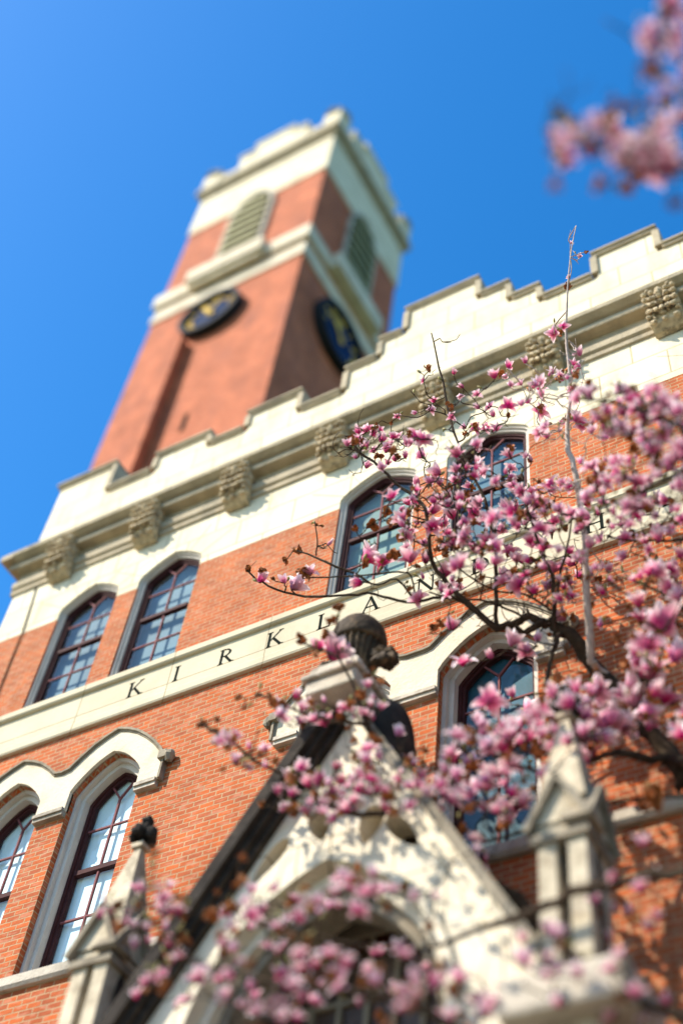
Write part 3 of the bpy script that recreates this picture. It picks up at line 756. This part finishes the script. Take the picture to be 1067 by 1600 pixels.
def petal(mb, M, ln, w, open0, open1, az, twist):
    """a cupped petal leaning out from the axis (+z) by open0 at its base and open1 at its tip; unit flower"""
    ns, nt = 7, 4; vs = []; cs = []; fs = []
    px, pz = .03, 0.0; rad = Vector((math.cos(az), math.sin(az), 0)); tan = Vector((-math.sin(az), math.cos(az), 0))
    for i in range(ns + 1):
        s = i / ns; phi = open0 + (open1 - open0) * s ** 1.2
        if i: px += math.sin(phi) * ln / ns; pz += math.cos(phi) * ln / ns
        nrm = -rad * math.cos(phi) + Vector((0, 0, 1)) * math.sin(phi)
        wd = w * (max(0, math.sin(math.pi * (s ** .72 * .93 + .045)))) ** .8 * .5
        for j in range(nt + 1):
            u = j / nt * 2 - 1
            q = rad * px + Vector((0, 0, pz)) + tan * (u * wd) + nrm * (abs(u) ** 1.7 * wd * .55 + twist * u * s * wd)
            vs.append(M @ q); cs.append(s)
    for i in range(ns):
        for j in range(nt):
            a = i * (nt + 1) + j; fs.append((a, a + 1, a + nt + 2, a + nt + 1))
    mb.add(vs, fs, cs)
def flower_mb(M, kind, mb):
    rnd = random.random
    if kind == 'cup': np_, o0, o1 = 8, .35, .55
    elif kind == 'goblet': np_, o0, o1 = 7, .5, .25
    elif kind == 'open': np_, o0, o1 = 8, .6, 1.0
    elif kind == 'loose': np_, o0, o1 = 7, .6, 2.0
    elif kind == 'sparse': np_, o0, o1 = 4, .6, 1.3
    else: np_, o0, o1 = 5, .16, -.10
    a0 = rnd() * 6.28
    for k in range(np_):
        inner = k % 2
        petal(mb, M, .62 * (1 - .25 * rnd()) * (1 if kind != 'bud' else .85), .25 * (1 + .35 * rnd()) * (1 if kind != 'bud' else .7),
              o0 * (.7 if inner else 1) + (rnd() - .5) * .25, o1 * (.35 if inner else 1) + (rnd() - .5) * 1.1 * (kind != 'bud'), a0 + 6.283 * k / np_ + (rnd() - .5) * .35, (rnd() - .5) * .9)
    return mb
KINDS = ['open', 'cup', 'goblet', 'open', 'open', 'loose', 'sparse', 'bud', 'sparse', 'loose', 'loose', 'open', 'cup', 'goblet', 'sparse', 'bud']
VAR = []
for i, k in enumerate(KINDS):
    VAR.append(flower_mb(Matrix.Identity(4), k, MB()))
VMESH = [None] * len(VAR)
def flower_obj(i, M):
    if VMESH[i] is None:
        o = VAR[i].build('flower', MPETAL, tree, smooth=True, fix=False); VMESH[i] = o.data
    else:
        o = bpy.data.objects.new('flower', VMESH[i]); COL.objects.link(o); o.parent = tree
    o.matrix_world = M
    return o

# main limbs: image-measured in direction, each at its own distance: (u, v, depth, px width)
LIMBS = [
 ('dark', [(1750, 2300, 10.6, 150), (1480, 1560, 11.4, 60), (1240, 1330, 12.6, 38), (1090, 1190, 13.6, 30), (1010, 1115, 14.2, 27), (955, 1068, 14.5, 26), (915, 1025, 14.7, 23), (877, 986, 14.9, 20), (851, 971, 15.0, 14), (824, 966, 15.1, 13), (800, 976, 15.1, 12), (776, 981, 15.1, 11), (742, 956, 15.2, 10), (716, 930, 15.3, 9), (699, 911, 15.4, 8), (676, 877, 15.5, 7), (669, 810, 15.6, 6), (657, 784, 15.8, 5.5), (627, 761, 16.0, 5), (594, 731, 16.2, 4.5), (560, 705, 16.4, 4), (537, 682, 16.6, 3)]),
 ('dark', [(851, 971, 15.0, 13), (830, 985, 14.9, 11), (800, 985, 14.9, 9)]),
 ('dark', [(742, 956, 15.2, 6), (716, 938, 15.3, 5), (690, 934, 15.4, 5), (650, 941, 15.5, 5), (609, 936, 15.6, 4.5), (575, 926, 15.8, 4), (545, 930, 15.9, 4), (477, 932, 16.2, 4), (432, 922, 16.4, 3.5), (399, 904, 16.6, 3), (383, 888, 16.7, 2.5)]),
 ('dark', [(650, 941, 15.5, 3.5), (620, 905, 15.6, 3), (590, 915, 15.7, 3), (556, 898, 15.9, 4), (511, 879, 16.1, 4), (481, 866, 16.3, 3), (459, 859, 16.5, 2.5)]),
 ('dark', [(650, 941, 15.5, 3), (642, 900, 15.5, 3), (622, 893, 15.6, 3), (570, 899, 15.8, 3), (510, 902, 16.1, 2.5), (474, 904, 16.3, 2)]),
 ('dark', [(494, 868, 16.2, 2.6), (496, 845, 16.3, 2.2), (492, 815, 16.4, 1.8)]),
 ('dark', [(776, 981, 15.1, 8), (774, 940, 15.2, 7), (776, 880, 15.3, 6.5), (770, 823, 15.5, 6), (757, 782, 15.7, 5), (735, 735, 16.0, 4), (715, 690, 16.3, 3.5), (700, 640, 16.7, 4), (687, 575, 17.2, 3), (674, 520, 17.6, 2)]),
 ('dark', [(869, 1000, 14.8, 8), (866, 957, 14.9, 7), (865, 909, 15.0, 6), (851, 875, 15.1, 5), (835, 830, 15.3, 4), (822, 785, 15.5, 3.5), (815, 740, 15.7, 3)]),
 ('dark', [(866, 955, 14.9, 5), (875, 900, 15.0, 4.5), (884, 860, 15.1, 3.5), (896, 800, 15.2, 3)]),
 ('dark', [(824, 966, 15.1, 4), (790, 950, 15.2, 4), (750, 938, 15.3, 3.5), (710, 936, 15.3, 3), (670, 925, 15.4, 2.5)]),
 ('dark', [(866, 957, 14.9, 4), (820, 928, 15.1, 3.5), (780, 925, 15.3, 3), (740, 905, 15.4, 3), (708, 880, 15.5, 2)]),
 ('dark', [(877, 990, 14.8, 8), (868, 1010, 14.6, 8), (858, 1042, 14.4, 7), (848, 1100, 14.1, 6), (845, 1140, 14.0, 5)]),
 ('pale', [(950, 1062, 14.5, 11), (930, 1040, 14.5, 12), (922, 1020, 14.5, 12), (918, 937, 14.7, 12), (915, 880, 14.9, 11), (905, 782, 15.2, 10), (896, 731, 15.4, 9), (887, 690, 15.7, 8), (889, 634, 16.0, 6), (890, 593, 16.2, 5), (884, 514, 16.6, 4), (889, 417, 17.0, 2), (900, 352, 17.4, 1.4)]),
 # lower limb rising to the finial
 ('dark', [(1480, 1900, 10.0, 60), (1150, 1700, 10.6, 40), (930, 1540, 11.2, 32), (800, 1410, 11.7, 28), (714, 1331, 12.2, 24), (687, 1300, 12.4, 22), (644, 1265, 12.7, 16), (610, 1205, 13.0, 13), (585, 1155, 13.2, 11), (572, 1130, 13.3, 8), (552, 1077, 13.5, 5), (530, 1030, 13.7, 4), (505, 1018, 13.8, 3.5), (470, 1004, 14.0, 3)]),
 ('dark', [(530, 1030, 13.7, 3.5), (524, 1000, 13.8, 3), (528, 970, 13.9, 2.5), (533, 945, 14.0, 2)]),
 ('dark', [(644, 1268, 12.7, 12), (610, 1270, 12.6, 11), (560, 1272, 12.6, 9), (520, 1262, 12.6, 8), (480, 1245, 12.7, 7)]),
 ('dark', [(520, 1262, 12.6, 7), (470, 1222, 12.8, 7), (433, 1206, 12.9, 6), (401, 1190, 13.0, 6), (372, 1168, 13.1, 5), (344, 1149, 13.2, 5), (309, 1130, 13.4, 4)]),
 ('dark', [(572, 1132, 13.3, 7), (540, 1128, 13.3, 6), (519, 1126, 13.3, 5), (471, 1114, 13.5, 4), (439, 1101, 13.6, 4), (404, 1084, 13.8, 3)]),
 # long lower right branch
 ('dark', [(1500, 1330, 8.6, 34), (1200, 1352, 9.2, 24), (1067, 1362, 9.8, 18), (1007, 1371, 10, 17), (959, 1379, 10.1, 17), (915, 1390, 10.2, 16), (871, 1410, 10.3, 15), (819, 1430, 10.4, 14), (757, 1449, 10.5, 11), (709, 1467, 10.6, 9), (660, 1484, 10.7, 7), (560, 1480, 10.7, 6), (470, 1455, 10.9, 5), (400, 1440, 11.1, 4)]),
 ('dark', [(1300, 1290, 12.0, 50), (1130, 1235, 12.6, 40), (1067, 1207, 12.9, 36), (1042, 1172, 13.1, 30), (1012, 1140, 13.3, 26), (1000, 1090, 13.5, 18), (1010, 1020, 13.6, 12), (1030, 960, 13.7, 8)]),
 ('dark', [(1042, 1188, 13.0, 16), (1000, 1186, 12.9, 14), (948, 1177, 12.9, 10), (877, 1211, 12.8, 7), (820, 1200, 12.8, 6), (760, 1170, 12.9, 5), (720, 1140, 13, 4)]),
 ('dark', [(1150, 1240, 11.5, 10), (1000, 1247, 11.8, 8), (924, 1266, 12.0, 7), (845, 1292, 12.2, 7), (749, 1318, 12.4, 6)]),
 ('dark', [(1300, 1100, 12.4, 22), (1180, 1010, 13.0, 12), (1067, 950, 13.6, 7), (1016, 918, 13.9, 5), (992, 908, 14.1, 4), (965, 900, 14.3, 3)]),
 ('dark', [(1120, 980, 13.4, 5), (1040, 955, 13.8, 4), (1006, 956, 14.0, 3), (948, 975, 14.3, 2.5)]),
 ('dark', [(1180, 1000, 12.9, 6), (1075, 985, 13.6, 5), (1023, 950, 13.8, 4), (972, 925, 14.2, 3)]),
 ('dark', [(1300, 850, 13.4, 16), (1150, 838, 14.0, 8), (1067, 843, 14.4, 5), (1037, 845, 14.6, 4), (992, 845, 14.8, 3), (948, 839, 15.0, 2.5)]),
 ('dark', [(1300, 780, 12.0, 20), (1130, 700, 12.4, 12), (1060, 665, 12.6, 8), (1000, 640, 12.8, 6), (940, 625, 13.1, 4)]),
 ('dark', [(1130, 700, 12.4, 10), (1060, 740, 12.8, 7), (1000, 770, 13.2, 5), (950, 800, 13.6, 4)]),
 # near spray in the upper right corner
 ('dark', [(1480, 420, 7.5, 60), (1200, 290, 7.8, 26), (1067, 255, 8.0, 20), (1010, 250, 8.1, 15), (960, 240, 8.2, 12), (905, 222, 8.3, 9), (855, 208, 8.4, 6)]),
 ('dark', [(1200, 290, 7.8, 20), (1110, 170, 7.9, 14), (1060, 90, 8.0, 12), (1035, 30, 8.1, 9), (1030, -60, 8.2, 6)]),
 ('dark', [(1060, 150, 8.0, 7), (1020, 95, 8.1, 5), (985, 55, 8.2, 4), (945, 30, 8.3, 3)]),
 # low sprays along the bottom edge
 ('dark', [(1000, 1800, 9.6, 30), (760, 1640, 9.9, 18), (620, 1560, 10.1, 13), (500, 1545, 10.3, 10), (400, 1530, 10.6, 8), (300, 1500, 10.9, 6), (240, 1440, 11.2, 5), (190, 1420, 11.4, 3)]),
 ('dark', [(1300, 1720, 9.0, 30), (1050, 1590, 9.4, 16), (950, 1530, 9.7, 12), (880, 1480, 9.9, 8), (840, 1440, 10, 5)]),
]
NODES = []            # (position, limb index, radius)
LMB = []
def catmull(pts, rad, n=3):
    P, Q = [], []
    for i in range(len(pts) - 1):
        p0, p1, p2, p3 = pts[max(i - 1, 0)], pts[i], pts[i + 1], pts[min(i + 2, len(pts) - 1)]
        for k in range(n):
            t = k / n
            P.append(.5 * ((2 * p1) + (p2 - p0) * t + (2 * p0 - 5 * p1 + 4 * p2 - p3) * t * t + (3 * p1 - p0 - 3 * p2 + p3) * t ** 3)); Q.append(rad[i] + (rad[i + 1] - rad[i]) * t)
    P.append(pts[-1]); Q.append(rad[-1]); return P, Q
for li, (kind, L_) in enumerate(LIMBS):
    pts = [at(u, v, d) for u, v, d, w in L_]; rad = [w * d / FPX / 2 for u, v, d, w in L_]
    P, Q = catmull(pts, rad)
    P2 = [P[0]] + [p + Vector((random.gauss(0, 1), random.gauss(0, 1), random.gauss(0, 1))) * min(.02, q * .35) for p, q in zip(P[1:-1], Q[1:-1])] + [P[-1]]
    mb = MB(); mb.tube(P2, [max(.004, q) for q in Q], 9, .08); LMB.append(mb)
    # knobs along the bark
    for p, q in zip(P2, Q):
        if q > .012 and random.random() < .35:
            d = Vector((random.gauss(0, 1), random.gauss(0, 1), random.gauss(0, 1))).normalized()
            mb.tube([p, p + d * q * 1.6, p + d * q * 1.6 + Vector((0, 0, q))], [q * .5, q * .35, q * .15], 5)
    for p, q in zip(P2, Q): NODES.append((p, li, q))

# flower sites: individual ones measured, then clusters (u, v, ru, rv, count, px, depth)
SITES = []
def site(u, v, px, d, k=None, lean=None): SITES.append((at(u, v, d), px * d / FPX, k, lean))
for u, v, px, d, k in [(405, 910, 40, 16.5, 8), (455, 920, 56, 16.3, 3), (484, 900, 40, 16.2, 10), (445, 912, 34, 16.35, 6), (512, 852, 32, 16.2, 7), (566, 876, 64, 15.9, 11), (566, 912, 48, 15.8, 2), (600, 884, 42, 15.7, 9),
                       (641, 880, 54, 15.6, 4), (662, 905, 30, 15.5, 7), (655, 940, 40, 15.4, 5), (690, 925, 34, 15.3, 8), (515, 1032, 84, 13.8, 11), (500, 1015, 44, 13.85, 8), (545, 1012, 26, 13.7, 7), (704, 985, 42, 15.0, 3), (723, 1042, 52, 14.6, 5), (768, 1030, 36, 14.6, 2),
                       (798, 1010, 56, 14.6, 4), (824, 1020, 50, 14.6, 0), (838, 1000, 38, 14.7, 2), (884, 970, 46, 14.9, 0), (892, 935, 36, 15, 8), (944, 930, 38, 14.6, 2), (938, 978, 28, 14.3, 6), (720, 835, 40, 15.6, 4),
                       (1040, 985, 100, 13.3, 0), (1018, 1062, 84, 13.2, 4), (985, 1085, 76, 13.2, 2), (1052, 1035, 80, 13.1, 1), (1050, 920, 50, 13.6, 2), (945, 1135, 84, 12.9, 4), (1010, 1120, 70, 13, 3), (790, 1175, 76, 12.8, 0), (915, 1205, 86, 12.6, 3),
                       (870, 1125, 56, 13.2, 1), (800, 1290, 50, 12.3, 2), (880, 1092, 62, 12.7, 3), (868, 1112, 54, 12.7, 5), (893, 1128, 66, 12.6, 0), (906, 1160, 62, 12.5, 11), (884, 1152, 54, 12.6, 9), (895, 1188, 60, 12.4, 4), (1005, 1325, 44, 10.4, 3)]:
    site(u, v, px, d, k)
for u, v, ru, rv, n, px, d in [(590, 705, 55, 26, 15, 32, 16.2), (575, 690, 35, 20, 6, 28, 16.4), (740, 760, 60, 70, 30, 40, 15.8), (690, 720, 50, 40, 12, 36, 16.1), (675, 830, 40, 45, 16, 42, 15.6), (650, 770, 40, 30, 9, 34, 15.9),
                               (840, 850, 75, 60, 30, 42, 15.2), (740, 890, 60, 40, 14, 42, 15.4), (860, 790, 50, 50, 14, 38, 15.3), (880, 910, 40, 36, 6, 34, 15.1),
                               (1010, 660, 60, 45, 26, 46, 12.6), (955, 625, 40, 25, 9, 40, 13), (990, 770, 70, 50, 24, 40, 13.4), (1050, 700, 30, 50, 12, 50, 12.5), (1020, 820, 45, 35, 14, 38, 14.3), (940, 760, 40, 60, 10, 36, 14.2),
                               (1035, 940, 40, 40, 6, 60, 13.6), (1020, 1055, 45, 45, 12, 62, 13.2), (950, 1115, 70, 38, 18, 62, 13), (1030, 1130, 45, 35, 8, 66, 12.9),
                               (830, 1140, 80, 50, 26, 56, 12.9), (750, 1180, 50, 50, 14, 54, 12.8), (740, 1245, 55, 45, 14, 48, 12.4), (810, 1240, 45, 40, 10, 50, 12.4), (690, 1230, 40, 40, 8, 44, 12.6),
                               (500, 1245, 60, 35, 26, 40, 12.6), (460, 1222, 40, 20, 9, 36, 12.8), (400, 1185, 35, 18, 6, 34, 13), (352, 1150, 25, 14, 6, 34, 13.2), (485, 1112, 42, 22, 12, 40, 13.5), (565, 1105, 26, 26, 8, 40, 13.4), (610, 1190, 40, 35, 14, 38, 13), (640, 1255, 60, 25, 12, 36, 12.7), (565, 1235, 40, 26, 8, 36, 12.7),
                               (450, 1420, 85, 28, 14, 38, 11.0), (590, 1385, 60, 22, 5, 36, 11.0), (420, 1545, 100, 30, 8, 42, 10.6), (560, 1400, 45, 30, 8, 38, 10.9), (400, 1470, 50, 30, 8, 38, 11.2), (245, 1440, 50, 45, 14, 36, 11.4), (190, 1425, 35, 20, 5, 32, 11.5), (320, 1530, 70, 35, 13, 38, 11.0), (250, 1560, 30, 30, 5, 38, 11.1),
                               (560, 1535, 110, 45, 24, 46, 10.5), (700, 1560, 80, 35, 15, 48, 10.3), (450, 1565, 60, 30, 9, 46, 10.5), (900, 1520, 80, 55, 20, 50, 10.0), (870, 1470, 50, 30, 6, 44, 10.2), (1000, 1560, 50, 40, 6, 50, 9.8), (985, 1420, 50, 60, 7, 44, 10.2), (640, 1420, 50, 30, 4, 36, 10.9), (720, 1330, 40, 30, 5, 38, 12.2),
                               (890, 1112, 30, 32, 9, 46, 12.9), (905, 1190, 32, 34, 8, 52, 12.6), (975, 880, 60, 35, 8, 32, 14.3), (1035, 890, 30, 30, 7, 38, 14.0), (960, 840, 50, 30, 6, 30, 14.7), (925, 700, 30, 40, 5, 32, 14.5),
                               (950, 225, 75, 30,27, 50,8.1), (1030, 250, 45, 30,17, 54,8.0), (1055, 170, 22, 50,9, 50,8.0), (1045, 40, 30, 45,10, 52,8.1), (885, 212, 35, 16,6, 44,8.3),
                               (885, 560, 25, 60, 9, 30, 16.3), (820, 595, 55, 30, 9, 30, 16.2), (870, 640, 40, 50, 10, 34, 15.9), (820, 680, 50, 40, 8, 34, 15.8), (700, 630, 45, 40, 7, 24, 16.7), (897, 400, 8, 40, 3, 15, 17.6), (640, 645, 20, 18, 2, 22, 16.8), (760, 660, 30, 30, 4, 30, 16.4)]:
    for k in range(int(n * 1.3)):
        a = random.random() * 6.283; r = math.sqrt(random.random())
        site(u + 1.25 * ru * r * math.cos(a), v + 1.2 * rv * r * math.sin(a), px * random.uniform(.6, 1.15), d + random.gauss(0, .18 + .008 * ru))

def nearest(p, maxr=None):
    best, bd = None, 1e9
    for q, li, r in NODES:
        d = (q - p).length_squared
        if d < bd: bd = d; best = (q, li, r)
    return best, math.sqrt(bd)
def grow(p, tip_dir, r0):
    (q, li, r), d = nearest(p)
    mid1 = q.lerp(p, .35) + Vector((random.gauss(0, 1), random.gauss(0, 1), random.gauss(0, 1))) * d * .09
    mid2 = q.lerp(p, .72) + Vector((random.gauss(0, 1), random.gauss(0, 1), random.gauss(0, 1))) * d * .08 - tip_dir * d * .10
    P, Q = catmull([q, mid1, mid2, p], [min(r * .8, r0 * 1.5), r0 * 1.15, r0, r0 * .8], 3)
    LMB[li].tube(P, Q, 6, .12)
    for i in range(3, len(P)): NODES.append((P[i], li, r0))
    # side spurs
    for i in range(2, len(P) - 1):
        if random.random() < .16:
            dv = (Vector((random.gauss(0, 1), random.gauss(0, 1), random.gauss(.6, .8)))).normalized() * random.uniform(.05, .14)
            LMB[li].tube([P[i], P[i] + dv * .6, P[i] + dv + Vector((0, 0, .02))], [r0 * .7, r0 * .5, r0 * .35], 5)
    return li
camp = Vector((0, -DIST, CAMZ))
order = sorted(range(len(SITES)), key=lambda i: nearest(SITES[i][0])[1])
PLACED = []
for i in order:
    p, size, k, lean = SITES[i]
    tip = Vector((random.gauss(0, .42), random.gauss(-.18, .42), 1)).normalized()
    grow(p, tip, random.uniform(.006, .009) * (1.0 if size > .2 else .8))
    rot = tip.to_track_quat('Z', 'Y').to_matrix().to_4x4() @ Matrix.Rotation(random.random() * 6.283, 4, 'Z')
    if k is None: k = random.choice((0, 1, 2, 3, 3, 4, 5, 5, 8, 6, 7, 15, 9, 10, 11, 12, 13, 14))
    S = Matrix.Translation(p) @ rot @ Matrix.Scale(size * .98, 4)
    px = size * FPX / (p - camp).length
    PLACED.append((px, k, S))
PLACED.sort(key=lambda q: -q[0])
for px, k, S in PLACED[:100]: flower_obj(k, S)
rest = MB()
for px, k, S in PLACED[100:]:
    b = VAR[k]; rest.add([S @ Vector(v) for v in b.v], b.f, b.c)
fr = rest.build('flower_mass', MPETAL, tree, smooth=True, fix=False); fr['kind'] = 'stuff'

# bare zig-zag twigs
def zigzag(p, li, n, step, d, r):
    pts = [p]
    for k in range(n):
        d = (d + Vector((random.gauss(0, .55), random.gauss(0, .55), random.gauss(.12, .5)))).normalized(); pts.append(pts[-1] + d * step * random.uniform(.7, 1.3))
        if random.random() < .5:
            e = (d + Vector((random.gauss(0, .9), random.gauss(0, .9), random.gauss(.3, .6)))).normalized() * random.uniform(.04, .12)
            LMB[li].tube([pts[-1], pts[-1] + e * .6, pts[-1] + e + Vector((0, 0, .015))], [r * .7, r * .6, r * .4], 5)
    LMB[li].tube(pts, [r * (1 - .5 * k / n) for k in range(n + 1)], 5, .12)
    for q in pts[2:]: NODES.append((q, li, r * .7))
cand = [x for x in NODES if x[2] < .07]
for p, li, r in random.sample(cand, 240): zigzag(p, li, random.randint(3, 6), .09, Vector((random.gauss(0, .7), random.gauss(0, .7), random.gauss(.2, .7))).normalized(), min(r, .0085))
dense = [x for x in NODES if x[1] in (0, 1, 6, 7, 8, 9, 10) and 14.6 < (x[0] - Vector((0, -DIST, CAMZ))).dot(RM[2]) < 15.6 and x[2] < .06]
for p, li, r in random.sample(dense, min(110, len(dense))): zigzag(p, li, random.randint(3, 6), .085, Vector((random.gauss(0, .8), random.gauss(0, .5), random.gauss(.1, .8))).normalized(), min(r, .009))
# withered flowers and buds on twig ends
WS = []
for u, v, px, d in [(388, 888, 15, 16.7), (465, 858, 24, 16.5), (446, 877, 16, 16.5), (473, 893, 22, 16.2), (480, 900, 20, 16.2), (495, 820, 8, 16.4), (503, 822, 8, 16.4), (555, 826, 18, 15.9), (582, 820, 26, 16), (603, 800, 22, 16), (612, 815, 22, 15.9), (628, 838, 24, 15.8), (570, 880, 20, 15.8), (596, 875, 16, 15.7), (612, 868, 26, 15.6),
                    (526, 949, 24, 14), (535, 946, 14, 14), (518, 968, 26, 13.9), (508, 990, 22, 13.8), (470, 1000, 20, 14), (467, 993, 12, 14), (677, 985, 24, 15.2), (692, 990, 14, 15.1), (316, 1132, 20, 13.4), (335, 1140, 22, 13.3), (405, 1086, 16, 13.8), (425, 1092, 30, 13.6), (440, 1100, 26, 13.6), (372, 1090, 18, 13.5), (382, 1105, 14, 13.4),
                    (572, 1120, 20, 13.4), (590, 1160, 26, 13.1), (575, 1058, 18, 13.5), (583, 1045, 12, 13.5), (956, 905, 22, 14.2), (951, 815, 14, 14.9), (1010, 975, 34, 13.7), (1003, 995, 30, 13.7), (1007, 1005, 26, 13.7), (1040, 905, 22, 13.8), (870, 1060, 40, 13.6), (860, 1075, 34, 13.6), (980, 1040, 36, 13.3), (1015, 1085, 30, 13.1), (840, 1170, 44, 12.8), (800, 1185, 36, 12.8), (1020, 1248, 60, 11.7), (740, 1195, 30, 12.8), (735, 1160, 26, 12.9), (725, 1215, 24, 12.7),
                    (640, 920, 14, 15.5), (710, 880, 10, 15.5), (895, 965, 20, 14.9), (520, 1250, 30, 12.6), (490, 1245, 26, 12.6), (360, 1420, 30, 11.2), (375, 1380, 30, 11.3), (340, 1395, 16, 11.3), (380, 1340, 22, 11.4), (330, 1430, 30, 11.2)]:
    WS.append((at(u, v, d), 1.0 * px * d / FPX))
for px, k, S in random.sample(PLACED, 380):
    WS.append((S.translation + Vector((random.gauss(0, .12), random.gauss(0, .12), random.gauss(0, .12))), random.uniform(.08, .16)))
WMB = []
for p, size in WS:
    b = MB(); tip = Vector((random.gauss(0, .5), random.gauss(0, .5), 1)).normalized()
    grow(p, tip, .006)
    for k in range(random.randint(8, 12)):      # crumpled brown petals
        rt = Vector((random.gauss(0, 1), random.gauss(0, 1), random.gauss(.1, 1))).normalized().to_track_quat('Z', 'Y').to_matrix().to_4x4()
        petal(b, Matrix.Translation(p) @ rt @ Matrix.Scale(size, 4), .5, .38, random.uniform(-.9, .9), random.choice((-1, 1)) * random.uniform(1.2, 3.4), random.random() * 6, random.uniform(-1.5, 1.5))
    b.c = []
    WMB.append((size / (p - camp).length, b))
WMB.sort(key=lambda q: -q[0])
for s, b in WMB[:100]: b.build('withered_flower', MWITHER, tree, fix=False)
rest = MB()
for s, b in WMB[100:]: rest.add(b.v, b.f)
o = rest.build('withered_mass', MWITHER, tree, fix=False); o['kind'] = 'stuff'
# leaf buds and tiny new leaves at spur tips
bud = MB(); leaf = MB()
for i in random.sample(range(len(NODES)), 620):
    p, li, r = NODES[i]
    if r > .02: continue
    d = Vector((random.gauss(0, .6), random.gauss(0, .6), 1)).normalized(); s = random.uniform(.018, .032); q = p + d * random.uniform(.03, .09)
    LMB[li].tube([p, q], [.005, .004], 5)
    bud.ell(q + d * s, (s * .6, s * .6, s * 1.4), 7, 5, .1, d.to_track_quat('Z', 'Y').to_matrix())
    if random.random() < .22:
        rt = d.to_track_quat('Z', 'Y').to_matrix().to_4x4(); n0 = len(leaf.v)
        petal(leaf, Matrix.Translation(q) @ rt @ Matrix.Scale(random.uniform(.08, .16), 4), .5, .25, .3, 1.0, random.random() * 6, .3)
leaf.c = []
o = bud.build('bud', MBUD, tree, smooth=True, fix=False); o['kind'] = 'stuff'
o = leaf.build('young_leaf', MLEAF, tree, fix=False); o['kind'] = 'stuff'
# trunk and joins of the limbs beyond the frame
tb = Vector((5.2, -4.6, 0)); fork = Vector((4.6, -4.5, 2.4))
trunk = MB(); P, Q = catmull([tb, Vector((5.0, -4.55, 1.0)), fork], [.42, .33, .30], 5); trunk.tube(P, Q, 14, .05); trunk.tube([tb + Vector((0, 0, -.1)), tb + Vector((0, 0, .25))], [.6, .42], 14, .06)
trunk.build('trunk', MBARK, tree, smooth=True)
for li, (kind, L_) in enumerate(LIMBS):
    u, v, d, w = L_[0]
    if u > 990:
        p0 = at(u, v, d); r0 = w * d / FPX / 2
        P, Q = catmull([fork - Vector((0, 0, .4)), fork.lerp(p0, .4) + Vector((.5, 0, .3)), p0, at(*L_[1][:3])], [.2, max(r0 * 1.3, .09), r0, L_[1][3] * L_[1][2] / FPX / 2], 4)
        LMB[li].tube(P[:9], Q[:9], 9, .06)
for li, (kind, L_) in enumerate(LIMBS): LMB[li].build('branch', MPALE if kind == 'pale' else MBARK, tree, smooth=True, fix=False)
